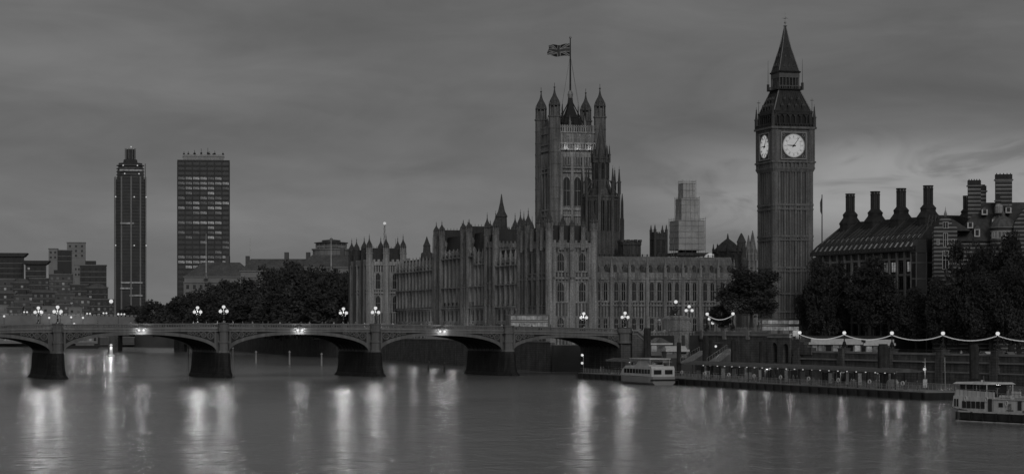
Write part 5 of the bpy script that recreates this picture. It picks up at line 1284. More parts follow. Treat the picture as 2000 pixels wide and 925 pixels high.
def emb_lamp(p, label, h=3.9, power=420):
    r = thing('embankment_lamp', label, 'street lamp', p, EA, 'dolphin lamps along the embankment')
    b = MB(); b.frustum(0, 0, [(.75, 0), (.7, .25), (.35, .5), (.42, .9), (.3, 1.3), (.14, 1.6), (.1, 2.8), (.2, 3.0), (.12, h - .35)], 10)
    for a in range(0, 6): q = a * pi / 3; b.tube((.6 * cos(q), .6 * sin(q), .3), (.22 * cos(q + .7), .22 * sin(q + .7), 1.5), .13, 5, r2=.07)
    b.build('column', IRON, r); inst('globe', globe_mesh(.42), r, (0, 0, h)); 
    b = MB(); b.frustum(0, 0, [(.2, h + .36), (.22, h + .45), (.03, h + .75)], 6); b.build('finial', IRON, r)
    point('bulb', (0, 0, h), power, .35, r); return r
LN = ['first dolphin lamp right of the clock tower on the embankment wall', 'second dolphin lamp right of the clock tower', 'third dolphin lamp right of the clock tower, behind a rusty pile', 'fourth dolphin lamp, above the pontoon end', 'dolphin lamp nearest the right edge, above the white boat']
lamp_tops = []
for k in range(5): emb_lamp(tuple(em(-.2, -k * 20, 7.25)), LN[k], 3.55, 260)
emb_lamp(tuple(em(-.2, -100, 7.25)), 'dolphin lamp just outside the right edge of the view', 3.55, 260)
SB = emat('string_bulb', .42)
bm_ = MB(); bm_.ball((0, 0, 0), .115, 6); SBM = bm_.mesh('bulb', SB)
def string(p, q, sag, label, a0=0, a1=1, n=44):
    r = thing('string_lights', label, 'string lights', tuple(p), 0, 'bright strings of bulbs between the embankment lamps')
    b = MB(); pr = None; P_ = Vector(p)
    for k in range(n + 1):
        u = a0 + (a1 - a0) * k / n; v = P_.lerp(Vector(q), u); v.z -= sag * 4 * u * (1 - u); v -= P_
        if pr is not None: b.tube(pr, v, .035, 4)
        pr = v; inst('bulb', SBM, r, tuple(v))
    b.build('cable', IRON, r)
for k in range(5):
    string(em(-.2, -k * 20, 10.35), em(-.2, -(k + 1) * 20, 10.35), 1.1, ['lit string of bulbs starting at the lamp above the archway steps', 'lit string of bulbs in front of the kiosk, second span', 'lit string of bulbs above the rusty pile, third span', 'lit string of bulbs over the pontoon end, fourth span', 'lit string of bulbs running out of the right edge of the view'][k])
# high retaining wall with archways between the stair and the low embankment
r = thing('approach_wall', 'high dark granite retaining wall with two round archways, left of the low embankment', 'retaining wall', EO, EA)
b = MB(); b.box(-.5, .55, 13, 52, -2.4, 9.9); 
def arch_panel(b, x0, x1, y0, y1, z0, z1, yc, w_, zs_):
    b.box(x0, x1, y0, yc - w_, z0, z1); b.box(x0, x1, yc + w_, y1, z0, z1); v = []; n = 10
    pts = [(yc - w_, zs_)] + [(yc - w_ * cos(pi * k / n), zs_ + w_ * sin(pi * k / n)) for k in range(1, n)] + [(yc + w_, zs_)]
    for k in range(n): b.prism_x([pts[k], pts[k + 1], (pts[k + 1][0], z1), (pts[k][0], z1)], x0, x1)
arch_panel(b, -1.4, .4, 7.2, 12.99, 3.4, 9.5, 10.0, 1.35, 7.0); arch_panel(b, -1.4, .4, 2.6, 7.199, 3.4, 9.5, 4.6, 1.25, 6.9)
b.box(-1.41, .4, 2.6, 12.99, -2.4, 3.4); b.box(.45, 1.0, 2.0, 13, -2.4, 9.9)
b.build('wall', GRAN, r)
b = MB(); b.box(-.8, .8, 13, 52, 9.903, 10.25); b.box(-.6, .5, 13, 52, 10.25, 10.75); b.box(-.75, .65, 13, 52, 10.753, 11.0); b.box(-1.7, .7, 2.3, 13.0, 9.503, 9.85); b.box(-1.5, .5, 2.5, 13.0, 9.853, 10.3); b.box(-1.7, .7, 2.2, 13.1, 10.303, 10.55)
for y in (2.6, 7.2, 12.9, 24, 36, 48): b.box(-1.0, .8, y - .7, y + .7, 9.0, 11.3)
b.build('parapet', GRANL, r)
b = MB()
for k in range(92): y = 14 + k * .4; b.box(-.05, .0, y - .02, y + .02, 11.0, 12.0)
for z in (11.15, 11.95): b.box(-.06, .01, 13.6, 50.8, z, z + .06)
b.build('railing', STEEL, r)
b = MB()
for k in range(5): b.box(-.9, .5, -6.5 + k * 1.8, -4.702 + k * 1.8, 5.5, 7.2 + k * .68)
b.build('stepped_wall', GRAN, r)
for y, lab in ((46, 'lamp on the high wall left of the small young tree'), (32.5, 'lamp on the high wall between the young tree and the large tree')):
    emb_lamp(tuple(em(-.2, y, 11.3)), lab, 4.2, 260)
string(em(-.2, 46, 15.2), em(-.2, 32.5, 15.2), 1.2, 'short lit string of bulbs on the high wall, half hidden by the young tree', 0, 1, 30)
# pedestal house, statue lamp, kiosks at the bridge end
PYe = 612; r = thing('pedestal_house', 'pale stone pedestal block with a doorway beside the stairs', 'pedestal', (px2x(1325, PYe), PYe, 5), radians(16))
b = MB(); b.box(-2.6, 2.6, -1, 4, 0, 6.1); b.box(-2.9, 2.9, -1.2, 4.2, 6.1, 6.5); b.box(-2.65, 2.9, -1.1, 4.1, 6.5, 9.1); b.box(-3.1, 3.2, -1.4, 4.4, 9.1, 9.5); b.prism([(-2.9, 9.5), (3.0, 9.5), (1.6, 10.1), (-1.5, 10.1)], -1, 4)
b.build('block', STONE, r); b = MB(); b.box(.5, 1.4, -1.06, -1.001, 2.2, 5.0); b.build('door', CONCD, r)
r = thing('statue', 'dark bronze chariot statue group on top of the pale pedestal', 'statue', tuple(Vector((px2x(1321, PYe), PYe + 1.2, 15.0))), radians(16))
b = MB(); g = random.Random(4)
b.box(-1.6, 1.6, -.7, .7, 0, .25)
for x in (-1.1, -.2):
    b.tube((x - .4, 0, .9), (x + .5, 0, 1.2), .3, 7, r2=.26); b.tube((x + .5, 0, 1.2), (x + .9, 0, 1.9), .18, 6, r2=.12); b.tube((x + .9, 0, 1.9), (x + 1.2, 0, 1.75), .11, 5, r2=.06)
    for q in (-.35, .4): b.tube((x + q, -.1, 1.0), (x + q + .2, -.12, .2), .08, 5); b.tube((x + q, .12, 1.0), (x + q - .1, .14, .2), .08, 5)
b.build('horses', IRON, r)
b = MB(); b.frustum(-1.2, 0, [(.25, .9), (.3, 1.6), (.12, 2.0), (.16, 2.2), (.05, 2.45)], 7); b.tube((-1.2, 0, 1.8), (-.7, -.2, 2.5), .07, 5); b.tube((-1.2, 0, 1.8), (-1.7, .2, 2.4), .07, 5); b.box(-1.7, -.8, -.35, .35, .3, .95); b.build('rider', IRON, r)
r = thing('street_lamp', 'tall single globe lamp above the bronze statue', 'street lamp', (px2x(1320, 618), 618, 9.9)); h = py2z(589, 618) - 9.9
b = MB(); b.frustum(0, 0, [(.3, 0), (.15, .8), (.09, h - .4)], 8); b.build('column', IRON, r); inst('globe', globe_mesh(.46), r, (0, 0, h)); point('bulb', (0, 0, h), 420, .4, r)
triple_lamp((px2x(1346, 622), 622, py2z(628, 622) - .1), 'triple globe lamp behind the pale pedestal block', 420, 0)
for (px, Y, py, lab) in ((1385, 640, 622, 'faint globe light behind the first high wall lamp, left'), (1392, 640, 630, 'lower globe light behind the first high wall lamp'), (1421, 636, 622, 'soft large globe under the second high wall lamp'), (1290, 640, 573, 'single lit lamp high on the palace range'), (1290, 652, 531, 'tiny light on the palace range roof')):
    if py > 600: small_lamp(px, py, Y, 9.9, lab, .42, False, None, 200)
for (px, Y, py, w_, lab) in ((1293, 596, 661, 3.2, 'gabled ticket kiosk with pale roof edges beside the stairs'),):
    pass
def kiosk(p, rz, L, D, H, label, gable=True, lit=True):
    r = thing('kiosk', label, 'kiosk', p, rz)
    b = MB(); b.box(-L / 2, L / 2, 0, D, 0, .9); b.box(-L / 2, L / 2, .3, D, .9, H); b.build('wall', GREYP, r)
    n = max(2, int(L / 1.6))
    for k in range(n):
        b = MB(); x = -L / 2 + (k + .5) * L / n; b.box(x - L / n * .38, x + L / n * .38, .24, .297, 1.0, H - .3)
        b.build('window', (LIT if (k % 3 == 0) else LITD if k % 3 == 1 else GLASS) if lit else GLASS, r)
    b = MB()
    if gable: b.prism([(-L / 2 - .4, H), (L / 2 + .4, H), (L / 2, H + .3), (0, H + L * .32), (-L / 2, H + .3)], -.4, D + .3)
    else: b.box(-L / 2 - .4, L / 2 + .4, -.7, D + .3, H, H + .45); b.prism_x([(0, H + .45), (D, H + .45), (D * .5, H + 1.3)], -L / 2, L / 2)
    b.build('roof', ROOFM if gable else WHITE, r)
    b = MB(); b.box(-L / 2 - .42, L / 2 + .42, -.75 if not gable else -.45, -.70 if not gable else -.4, H - .1, H + .3); b.build('fascia', WHITE, r); return r
kiosk((px2x(1291, 590), 590, 5.0), radians(16), 5.2, 4, 2.8, 'gabled ticket kiosk with pale roof edge beside the bridge stairs')
kiosk((px2x(1322, 588), 588, 4.4), radians(14), 5.4, 3, 1.7, 'low shelter with thin white roof in front of the pale pedestal', False)
kp = em(5, -8, 5.35); kiosk(tuple(kp), EA - pi / 2 + radians(55), 12, 3.2, 2.7, 'long white roofed kiosk on the embankment behind the second string of lights', False)
kp = em(5, -27, 5.35); kiosk(tuple(kp), EA - pi / 2 + radians(55), 6.5, 3.2, 2.6, 'shorter kiosk with sloping roof on the embankment right of the long one', False)
# vehicles and people on the upper street and embankment
bus((px2x(1522, 628), 628, 10.0), radians(10), 'double decker bus half hidden behind the large tree at the clock tower foot')
for k, (px, Y) in enumerate(((1250, 606), (1256, 608), (1263, 606), (1270, 609), (1278, 607), (1284, 610), (1291, 608), (1298, 609), (1352, 612), (1362, 614))):
    person((px2x(px, Y), Y, 9.9), k * 1.3, 'person standing on the street at the head of the bridge stairs', 'people at the head of the stairs')
r = thing('railing', 'light railing along the street at the head of the bridge stairs', 'railing', (px2x(1250, 604), 604, 9.9), radians(16))
b = MB(); b.box(0, 7.6, -.04, .04, 1.0, 1.08); b.box(0, 7.6, -.04, .04, .1, .16)
for k in range(39): b.box(k * .2 - .02, k * .2 + .02, -.03, .03, 0, 1.2)
b.build('bars', STEEL, r)
for k in range(12):
    y = -62 - k * 4.6; person(tuple(em(3.2 + (k % 3), y, 5.35)), k, 'pedestrian on the embankment pavement behind the river wall', 'people on the embankment')
r = thing('railing', 'dark iron railings along the garden behind the embankment trees', 'railing', em(14, 0, 5.35), EA)
b = MB()
for k in range(190): b.box(-.04, .04, -18 - k * .6 - .04, -18 - k * .6 + .04, 0, 1.7)
b.box(-.03, .03, -132, -18, 1.4, 1.48); b.build('bars', IRON, r)
# car shapes parked on the embankment road
def car(p, rz, label, m):
    r = thing('parked_car', label, 'car', p, rz, 'cars on the embankment road')
    b = MB(); b.prism([(-2.1, .35), (2.1, .35), (2.15, .75), (1.9, .95), (1.0, 1.02), (.4, 1.45), (-1.1, 1.48), (-1.9, 1.05), (-2.15, .9)], -.85, .85); b.build('body', m, r)
    b = MB(); b.prism([(.9, 1.04), (.38, 1.38), (-1.05, 1.4), (-1.6, 1.06)], -.86, .86); b.build('windows', GLASS, r)
    for x in (-1.35, 1.35):
        for y in (-.8, .8): b = MB(); b.tube((x, y - .1, .34), (x, y + .1, .34), .34, 12); b.build('wheel', IRON, r)
for k, (t_, m_) in enumerate(((64, WHITE), (72, GREYP), (88, STEEL), (97, WHITE))):
    car(tuple(em(8, -t_, 5.35)), EA + pi / 2, ['pale car on the embankment road left of the fourth lamp', 'grey car on the embankment road near the fourth lamp', 'silver car between the last two lamps', 'white car near the right edge behind the wall'][k], m_)

# ================================================================== PIER PONTOON (frame Q: x inland, y away)
QO = Vector((68, 396, 0)); QA = math.atan2(.308, .951); QM = Matrix.Translation(QO) @ Matrix.Rotation(QA, 4, 'Z')
def qm(x, y, z=0): return QM @ Vector((x, y, z))
r = thing('pier_pontoon', 'long dark floating landing pontoon with railings and a flat canopy', 'pontoon', QO, QA)
b = MB()
for (y0, y1) in ((-3, 28), (28.2, 68), (68.2, 108), (108.2, 140), (140.2, 170)): b.box(0, 9, y0, y1, -.7, 1.25); b.box(-.12, -.001, y0, y1, .9, 1.2); 
for k in range(44): b.box(-.28, -.121, -2 + k * 4, -1.6 + k * 4, -.3, 1.2)
b.build('hull', mat('tarred_hull', .022, .3, .4, .5, streak=.3), r)
b = MB(); b.box(.05, 8.9, -2.9, 169.9, 1.253, 1.33); b.build('deck', CONC, r)
for (y0, y1, x0, x1, nm) in ((11, 108, 2.0, 6.6, 'a'), (124, 156, 2.0, 5.6, 'b')):
    b = MB(); b.box(x0, x1, y0, y1, 4.35, 4.62, 0); b.box(x0 - .12, x0 - .001, y0 - .1, y1 + .1, 4.28, 4.72, 1); b.prism([(x0, 4.621), (x1, 4.621), ((x0 + x1) / 2, 5.05)], y0, y1, 0); b.build('canopy', [ROOFM, WHITE if False else GRANL], r)
    y = y0 + 1
    while y < y1:
        for xa, xb in ((x0 + .1, x0 + .25), (x1 - .25, x1 - .1)): b = MB(); b.box(xa, xb, y - .07, y + .07, 1.33, 4.35); b.build('post', IRON, r)
        y += 4.85
rb = MB()
for k in range(340):
    y = -2.8 + k * .5; rb.box(.14, .18, y - .02, y + .02, 1.33, 2.4)
    if k % 4 == 0: rb.box(.10, .22, y - .04, y + .04, 1.33, 2.5)
for z in (1.45, 1.9, 2.4): rb.box(.12, .20, -2.9, 169, z, z + .05)
for k in range(110): y = -2.8 + k * 1.5; rb.box(8.7, 8.76, y - .04, y + .04, 1.33, 2.4)
rb.box(8.68, 8.78, -2.9, 169, 2.38, 2.45); rb.build('railing', STEEL, r)
g = random.Random(9)
for k in range(26):
    y = 12.5 + k * 3.75 if k < 24 else 128 + (k - 24) * 14
    b = MB(); b.frustum(2.4, y, [(.10, 4.12), (.14, 4.2), (.05, 4.3)], 8); b.build('canopy_light', BULB, r)
    if k % 3 == 0: point('lamp_glow', (3.2, y, 3.9), 34, .15, r)
# boards, shelters and screens standing under the canopy
for k in range(15):
    y = 14 + k * 6.3 + g.uniform(-1.5, 1.5); w_, h_ = g.choice(((.9, 1.9), (1.3, 1.3), (.7, 2.1)))
    rr = thing('notice_board', f'upright board under the pontoon canopy, {ORD[k] if k < 13 else ["fourteenth", "fifteenth"][k - 13]} from the right', 'notice board', qm(2.6 + g.random(), y, 1.33), QA - radians(60), 'boards on the pontoon')
    b = MB(); b.box(-w_ / 2, w_ / 2, -.05, .05, .5, .5 + h_); b.build('panel', random.choice((WHITE, GRANL, GREYP, emat('board_glow%d' % k, .12, .5, 2))), rr)
    b = MB(); b.box(-w_ / 2, -w_ / 2 + .08, -.04, .04, 0, .5); b.box(w_ / 2 - .08, w_ / 2, -.04, .04, 0, .5); b.build('stand', STEEL, rr)
for k in range(34):
    y = g.choice((g.uniform(8, 108), g.uniform(8, 60), g.uniform(112, 165))); person(tuple(qm(g.uniform(1.0, 5.5), y, 1.33)), g.uniform(0, 6), 'passenger waiting on the pontoon deck behind the railing', 'passengers on the pontoon')
for k, (y0, y1) in enumerate(((60, 72), (36, 44))):
    rr = thing('waiting_shelter', ['dark glazed waiting shelter midway along the pontoon', 'smaller glazed waiting shelter on the nearer half of the pontoon'][k], 'shelter', qm(3.4, y0, 1.33), QA)
    b = MB(); b.box(0, 2.6, 0, y1 - y0, 0, .6); b.box(.05, 2.55, .05, y1 - y0 - .05, .6, 2.5, 1); b.box(0, 2.6, 0, y1 - y0, 2.5, 2.7)
    for q in range(6): yy = q * (y1 - y0) / 5; b.box(-.05, .08, yy - .05, yy + .05, 0, 2.5)
    b.build('cabin', [GREYP, GLASS], rr)
r = thing('lamp_mast', 'thin lamp mast with a bright lamp at the near end of the pontoon canopy', 'lamp mast', qm(4, 4.5, 1.33), QA)
b = MB(); b.tube((0, 0, 0), (0, 0, 5.6), .06, 6); b.tube((0, 0, 4.9), (-.5, 0, 4.9), .04, 4); b.build('pole', STEEL, r); b = MB(); b.ball((-.1, 0, 3.7), .26, 8); b.build('lamp', BULB, r)
b = MB(); b.box(-.3, .3, -.2, .2, .6, 2.0); b.build('control_box', emat('screen_glow', .3, .5, 3), r); point('glow', (-.3, -.5, 3.6), 60, .2, r)
r = thing('lamp_mast', 'pole with two round lights at the far left end of the pontoon', 'lamp mast', qm(1, 169, 1.33), QA)
b = MB(); b.tube((0, 0, 0), (0, 0, 4.2), .06, 6); b.build('pole', STEEL, r)
for z in (4.2, 2.3): inst('lamp', globe_mesh(.30), r, (-.3, 0, z))
point('bulb', (-.3, 0, 4.2), 90, .25, r)
# mooring piles
for (px, Y, top, wd, lab) in ((1725, 418, 671, 20, 'broad rusty mooring pile rising behind the pontoon canopy'), (1902.5, 372, 672, 17, 'tall rusty mooring pile with a slanted cap left of the right edge'),
                              (1378, 520, 655, 11, 'dark mooring pile left of the covered gangways'), (1389, 524, 662, 8, 'thinner pile touching the dark one by the gangways'), (1435, 508, 662, 14, 'dark pile between the two covered gangways and the archways'),
                              (1487, 492, 665, 9, 'slim dark pile in front of the first archway'), (1264, 560, 640, 13, 'dark timber pile group at the foot of the bridge stairs'), (1326, 540, 668, 8, 'slim pile beside the low white roofed shelter')):
    x = px2x(px, Y); w_ = wd * Y / F / 2; zt = py2z(top, Y); r = thing('mooring_pile', lab, 'mooring pile', (x, Y, -2), .3, 'mooring piles')
    b = MB(); b.frustum(0, 0, [(w_, 0), (w_, zt + 2 - w_ * .6), (w_ * .75, zt + 2)], 8); b.build('pile', RUST, r)
    b = MB(); b.frustum(0, 0, [(w_ * 1.15, 5.5), (w_ * 1.15, 6.1)], 8); b.build('collar', IRON, r)
r = thing('mooring_pole', 'pale thin pole standing beside the embankment wall, left of the slanted capped pile', 'pole', (px2x(1847, 400), 400, -1)); b = MB(); b.tube((0, 0, 0), (-.15, 0, py2z(697, 400) + 1), .09, 6); b.build('pole', STEEL, r)
# gangways: covered brows sloping from the wall down to the pontoon
def gangway(px0, py0, px1, py1, Y0, Y1, label, drop):
    r = thing('gangway', label, 'gangway', (0, 0, 0)); p = Vector((px2x(px0, Y0), Y0, py2z(py0, Y0))); q = Vector((px2x(px1, Y1), Y1, py2z(py1, Y1)))
    r.location = p; d = q - p; b = MB(); n = Vector((-d.y, d.x, 0)).normalized() * 1.2
    v = [(-n), (n), (d + n), (d - n)]; lo_ = Vector((0, 0, -drop))
    P8 = [tuple(a) for a in (-n, n, d + n, d - n)] + [tuple(a + (lo_ if i in (0, 1) else Vector((0, 0, -.3)))) for i, a in enumerate((-n, n, d + n, d - n))]
    b.add(P8, [(0, 1, 2, 3), (7, 6, 5, 4), (0, 3, 7, 4), (1, 5, 6, 2), (0, 4, 5, 1), (3, 2, 6, 7)]); b.build('side_panel', GREYP, r)
    b = MB()
    for s_ in (-1, 1): b.tube(tuple(n * s_ + Vector((0, 0, .9))), tuple(d + n * s_ + Vector((0, 0, .9))), .05, 4)
    for k in range(9):
        for s_ in (-1, 1): a = d * (k / 8) + n * s_; b.tube(tuple(a), tuple(a + Vector((0, 0, .9))), .04, 4)
    b.build('handrail', STEEL, r)
gangway(1376, 684, 1340, 706, 560, 517, 'pale sided gangway sloping down to the pontoon, the left one of two', 2.6)
gangway(1430, 680, 1392, 707, 545, 500, 'pale sided gangway sloping down to the pontoon, the right one of two', 3.2)
r = thing('lifting_gantry', 'dark lifting frame with a crossbar over the two gangways', 'frame', (px2x(1383, 528), 528, 0)); b = MB(); w_ = 5.6; zt = py2z(667, 528)
b.tube((0, 0, -2), (0, 0, zt), .28, 6); b.tube((w_, 0, -2), (w_, 0, zt), .28, 6); b.box(-.3, w_ + .3, -.15, .15, zt - .35, zt); b.build('frame', IRON, r)
for x in (1.7, 6.2): inst('lamp', globe_mesh(.26), r, (x, -.3, zt - 1.0 if x < 3 else zt - 1.6)); point('bulb', (x, -.6, zt - 1.1), 40, .2, r)

# terrace lamps and gallery floodlights that wash the palace stone
for k, y in enumerate((42, 70, 98, 126, 154, 182, 214)):
    r = thing('terrace_lamp', f'lamp on the palace terrace, {ORD[k]} from the near end', 'terrace lamp', pf(4.5, y, 7.2), PA, 'lamps along the palace terrace')
    b = MB(); b.frustum(0, 0, [(.3, 0), (.1, .8), (.07, 3.6)], 8); b.build('column', IRON, r); inst('globe', globe_mesh(.26), r, (0, 0, 3.9)); point('bulb', (0, 0, 3.9), 700 if k % 2 else 400, .2, r)
for k in range(3):
    b = MB(); x = w * (.24 + .26 * k); b.box(x - .3, x + .3, -1.3, -.75, vz(296), vz(294)); b.build('floodlight', IRON, Vf); point('floodlight_lamp', (x, -1.5, vz(291)), 45, .2, Vf)
# ================================================================== BOATS
# more fittings along the pier: ladders, life ring stands, gates
for k in range(9):
    y = 6 + k * 12.5; rr = thing('life_ring_stand', f'life ring stand at the pontoon edge, {ORD[k]} from the right', 'life ring stand', qm(.6, y, 1.33), QA - radians(70), 'life ring stands along the pontoon')
    b = MB(); b.box(-.06, .06, -.04, .04, 0, 1.7); b.build('post', STEEL, rr); b = MB(); b.torus((0, -.1, 1.3), .33, .10, n=10); b.build('ring', WHITE, rr)
for k in range(7):
    y = 18 + k * 21; rr = thing('lit_post', f'bright lit column under the pontoon canopy, {ORD[k]} from the right', 'light column', qm(4.2, y, 1.33), QA, 'lit columns on the pontoon')
    b = MB(); b.box(-.18, .18, -.18, .18, 0, .7); b.build('base', GREYP, rr); b = MB(); b.box(-.15, .15, -.15, .15, .703, 2.7); b.build('lit_panel', LITD, rr); point('glow', (-.6, 0, 2.2), 30, .2, rr)
# moored workboat-like dinghies and hoardings at the foot of the wall
for k, (px, Y, lab) in enumerate(((1445, 535, 'small dark dinghy lying between the pontoon and the archways'), (1600, 520, 'small dinghy lying behind the pontoon under the kiosk'))):
    rr = thing('dinghy', lab, 'dinghy', (px2x(px, Y), Y, 0), .6); b = MB(); b.frustum(0, 0, [(.7, -.2), (1.0, .55), (1.05, .6)], 8, sx=2.3); b.build('hull', GREYP, rr)
# passenger launch moored along the pontoon
r = thing('river_bus_boat', 'white passenger river boat moored on the outside of the pontoon', 'passenger boat', qm(-3.7, 105.5, 0), QA)
r.scale = (1, .74, .93)
b = MB(); secs = []
for (y, w_, zb, zt_) in ((0, 2.5, -.5, 1.9), (2, 3.0, -.7, 1.8), (16, 3.2, -.8, 1.8), (24, 2.8, -.6, 2.0), (29, 1.6, -.3, 2.3), (32, .3, .3, 2.6)): secs.append([(-w_ * .6, y, zb), (-w_, y, .5), (-w_, y, zt_), (w_, y, zt_), (w_, y, .5), (w_ * .6, y, zb)])
v = [q for s_ in secs for q in s_]; n = 6
b.add(v, [tuple(range(n)), tuple(range(len(v) - 1, len(v) - n - 1, -1))] + [(j * n + k, (j + 1) * n + k, (j + 1) * n + (k + 1) % n, j * n + (k + 1) % n) for j in range(5) for k in range(n)]); b.build('hull', mat('boat_hull', .30, .1, .3, .4), r)
b = MB(); b.prism_x([(.8, 1.85), (26, 1.95), (24, 3.4), (21.5, 4.2), (1.2, 4.2), (.7, 3.6)], -2.6, 2.6); b.build('cabin', WHITE, r)
b = MB(); b.prism_x([(6, 4.2), (17, 4.2), (14.5, 5.3), (7, 5.4)], -1.7, 1.7); b.build('wheelhouse', WHITE, r)
b = MB(); b.box(-2.4, 2.4, 3, 19, 5.75, 5.95); 
for x in (-2.2, 2.2):
    for y in (3.3, 11, 18.7): b.tube((x, y, 4.1), (x, y, 5.8), .05, 4)
b.build('canopy', WHITE, r)
for x in (-1.25, 1.25): b = MB(); b.box(x - .85, x + .85, .62, .72, 2.4, 3.4); b.build('window', GLASS, r)
for s_ in (-1, 1):
    for k in range(9): b = MB(); y = 2 + k * 2.35; x = 2.605 * s_; b.box(min(x, x + .03 * s_), max(x, x + .03 * s_), y, y + 1.9, 2.5, 3.5); b.build('window', GLASS, r)
b = MB(); b.box(-1.5, 1.5, 6.15, 6.25, 4.5, 5.1); b.build('windscreen', GLASS, r)
b = MB(); b.box(-3.05, 3.05, -.1, .05, .9, 1.3); b.build('fender', IRON, r)
# white two-deck boat, bottom right
WA = radians(30); WO = Vector((px2x(1857, 309), 309, 0))
r = thing('white_river_boat', 'white two deck river boat with dark hull and small square windows at the bottom right', 'passenger boat', WO, WA)
# local: -y towards the camera/bow to the right, x inland; visible side faces -x
b = MB(); secs = []
for (y, w_, zb, zt_) in ((.6, .5, .1, 2.0), (-.8, 1.8, -.3, 1.9), (-3, 2.6, -.5, 1.6), (-8, 2.9, -.6, 1.25), (-16, 3.0, -.6, 1.2), (-26, 2.9, -.6, 1.3), (-34, 2.2, -.5, 1.6)): secs.append([(2.6 - w_ * .7, y, zb), (2.6 - w_, y, .35), (2.6 - w_ * 1.05, y, zt_), (2.6 + w_ * 1.05, y, zt_), (2.6 + w_, y, .35), (2.6 + w_ * .7, y, zb)])
v = [q for s_ in secs for q in s_]; n = 6
b.add(v, [tuple(range(n))[::-1], tuple(range(len(v) - n, len(v)))] + [(j * n + k, j * n + (k + 1) % n, (j + 1) * n + (k + 1) % n, (j + 1) * n + k) for j in range(6) for k in range(n)]); b.build('hull', mat('dark_boat_hull', .05, .2, .4, .4), r)
b = MB(); 
for y0, y1, w_ in ((-3, -8, 2.85), (-8, -30, 3.06)): b.box(2.6 - w_ - .12, 2.6 - w_ + .1, y1, y0, 1.22, 1.42)
b.box(2.6 - 3.1, 2.6 - 2.9, -30, -2.5, .02, .14); b.build('rubbing_strake', WHITE, r)
BW = mat('boat_white_paint', .70, .1, .6, .45, streak=.2)
r.scale = (1, .62, 1)
b = MB(); b.prism_x([(-.2, 1.9), (-.6, 3.3), (-13.2, 3.15), (-13.2, 1.25), (-3, 1.45)], .15, 5.05); b.build('lower_cabin', BW, r)
b = MB(); b.prism_x([(-.6, 3.31), (-12.9, 3.16), (-12.9, 3.9), (-1.0, 4.1)], .3, .42); b.prism_x([(-.6, 3.31), (-12.9, 3.16), (-12.9, 3.9), (-1.0, 4.1)], 4.8, 4.92); b.box(.42, 4.8, -1.0, -.85, 3.3, 4.1); b.build('upper_bulwark', BW, r)
b = MB(); b.prism([(0, 4.85), (5.2, 4.85), (4.6, 5.1), (.6, 5.1)], -10.8, -.6)
for y in (-.9, -4, -7.4, -10.6):
    for x in (.4, 4.8): b.tube((x, y, 3.4), (x, y, 4.9), .06, 5)
b.build('sun_canopy', BW, r)
b = MB(); b.box(.9, 4.3, -9.6, -1.2, 3.25, 4.75, 0); 
for k in range(5): y = -1.2 - k * 2.1; b.box(.85, .9, y - .12, y, 3.25, 4.75, 1)
b.build('wheelhouse', [GLASS, BW], r)
for k in range(5): b = MB(); y = -3.4 - k * 1.45; b.box(.09, .148, y - 1.15, y, 1.75, 2.65); b.build('window', GLASS, r)
for k, y in enumerate((-.9, -1.7)): b = MB(); b.box(.09, .148, y - .45, y, 1.9, 2.9); b.build('window', GLASS, r)
b = MB(); b.box(.08, .149, -12.6, -11.5, 1.3, 3.05); b.build('door', CONCD, r)
b = MB(); b.prism_x([(-13.4, 1.25), (-13.4, 3.0), (-34, 2.9), (-34, 1.3)], .0, 5.2); b.box(-.15, 5.35, -34, -13.3, 3.003, 3.12); b.build('main_cabin', BW, r)
b = MB(); b.box(-.06, -.001, -16.2, -15.0, 2.05, 2.6); b.build('window', GLASS, r)
b = MB(); b.box(-.06, -.001, -21.8, -20.7, 1.75, 2.9); b.build('door', CONCD, r)
b = MB(); b.box(-.06, -.001, -30, -22.2, 1.35, 1.75); b.build('stripe', GREYP, r)
b = MB(); b.torus((-.06, -18.4, 2.05), .38, .09, axis='x', n=12); b.box(-.08, -.02, -19.4, -17.4, 1.62, 1.74); b.box(-.08, -.02, -18.8, -18.0, 2.4, 2.52); b.build('crest', GREYP, r)
b = MB()
for k in range(3): y = -14.5 - k * 4.6; b.tube((.5, y, 3.36), (.5, y - 3.4, 3.36), .22, 8)
b.build('rolled_awning', WHITE, r) if False else None
for k in range(3): b = MB(); y = -14.5 - k * 4.6; b.tube((.5, y, 3.36), (.5, y - 3.4, 3.36), .22, 8); b.build('rolled_awning', WHITE, r)
for k in range(6): b = MB(); y = -14 - k * 3.4; b.tube((.3, y, 3.1), (.3, y, 4.4), .05, 5); b.box(.1, .5, y - .25, y + .25, 4.38, 4.42); b.build('stanchion', STEEL, r)

b = MB(); b.frustum(2.6, -5.2, [(.3, 5.1), (.25, 5.35), (.05, 5.4)], 8); b.tube((2.6, -5.6, 5.1), (2.6, -5.6, 5.9), .04, 4); b.build('roof_light', STEEL, r)
for k in range(4):
    b = MB(); y = -4.5 - k * 6.5; b.torus((.1 if y > -13 else -.1, y, 2.95 if y > -13 else 2.55), .33, .1, axis='x', n=10); b.build('life_ring', WHITE, r)
for k in range(7): b = MB(); y = -3 - k * 4.1; b.tube((-.62, y, 1.25), (-.62, y, .25), .17, 7); b.build('fender', IRON, r)
b = MB(); b.box(.25, .33, -33.4, -13.6, 3.75, 3.8); b.box(.25, .33, -13.7, -.9, 4.14, 4.2); b.box(.25, .33, -13.7, -13.6, 3.7, 4.2)
for k in range(25): y = -1 - k * 1.3; b.tube((.29, y, 3.1), (.29, y, 4.17 if y > -13 else 3.78), .03, 4)
b.build('guard_rail', STEEL, r)
for k in range(3): person(tuple(WO + Matrix.Rotation(WA, 3, 'Z') @ Vector((1.6 + k, (-15.5 - k * 3.1) * .62, 3.12))), k * 2.1, 'crew member standing on the upper deck of the white boat', 'crew on the white boat')
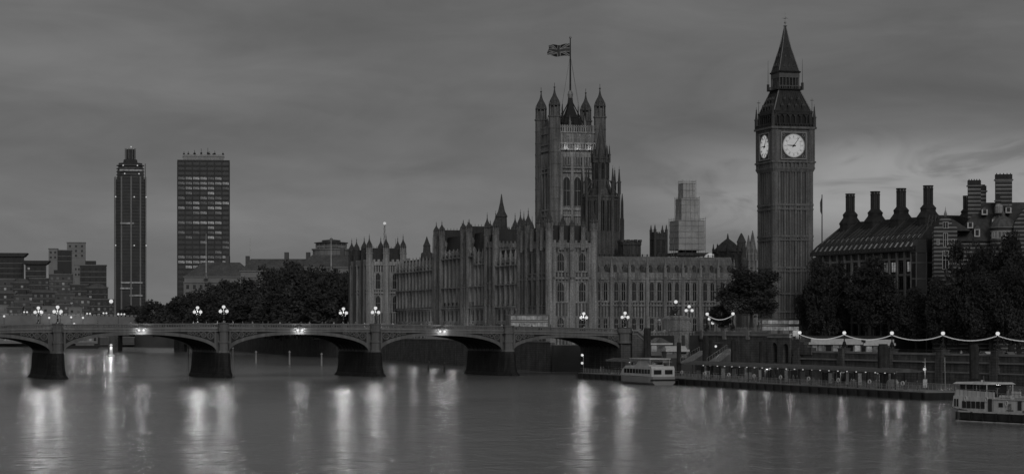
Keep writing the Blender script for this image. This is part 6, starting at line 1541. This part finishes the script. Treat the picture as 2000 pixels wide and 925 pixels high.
# small posts and marks on the water
for (px, Y, t0, lab) in ((500, 790, 684, 'short pale channel post left of the middle of the third arch'), (565.5, 760, 684, 'short pale channel post in the middle of the third arch'), (628, 735, 688, 'short pale channel post at the right of the third arch'), (837, 655, 703, 'dark channel post under the fourth arch, left'), (868, 650, 706, 'dark channel post under the fourth arch, right')):
    r = thing('channel_post', lab, 'post', (px2x(px, Y), Y, -1), 0, 'channel posts'); zt = py2z(t0, Y) + 1
    b = MB(); b.frustum(0, 0, [(.28, 0), (.22, zt - .6), (.45, zt - .58), (.1, zt)], 8); b.build('post', STONEL if px < 700 else RUST, r)
for (px, Y, t0, lab) in ((368, 575, 678, 'tall thin fender pole left of the second pier'), (455, 561, 680, 'tall thin fender pole right of the second pier')):
    r = thing('fender_pole', lab, 'pole', (px2x(px, Y), Y, -1)); b = MB(); zt = py2z(t0, Y) + 1; b.tube((0, 0, 0), (0, 0, zt), .13, 6); b.frustum(0, 0, [(.3, zt), (.12, zt + .3)], 6); b.build('pole', GREYP, r)
r = thing('far_lamp_float', 'lit white float standing in for a far bank lamp and its reflection', 'beacon', (px2x(217, 960), 960, 0)); b = MB(); b.frustum(0, 0, [(1.3, -.3), (1.3, .5), (.7, .8), (.6, 3.6), (.3, 3.8)], 8); b.build('float', WHITE, r)
b = MB(); b.ball((0, 0, 4.6), .55, 8); b.build('lamp', BULB, r); point('glow', (0, -1.2, 4.6), 500, .5, r)  # float and lamp added to imitate a far bank lamp with its reflection
r = thing('moored_barge', 'low dark moored barge by the far bank under the second arch', 'barge', (px2x(158, 1300), 1300, 0), .1); b = MB(); b.prism([(-10, 0), (9, 0), (11, 1.6), (-11.5, 1.6)], 0, 5); b.build('hull', IRON, r); b = MB(); b.box(-3, 7, 1, 4, 1.6, 3.6); b.build('cabin', GREYP, r)
b = MB(); b.box(-3.2, 7.2, .8, 4.2, 3.6, 3.8); b.build('roof', WHITE, r)
r = thing('terrace_marquee', 'row of pale lit terrace awnings on the river wall under the fourth arch', 'marquee', pf(2.5, 60, 7.2), PA)
for k in range(16):
    b = MB(); y = k * 6; b.box(0, 3.4, y + .2, y + 5.6, 0, 2.1); b.build('bay', WHITE, r)
    b = MB(); b.prism([(-.2, 2.1), (3.6, 2.1), (1.7, 3.4)], y + .05, y + 5.85); b.build('roof', GREYP, r)
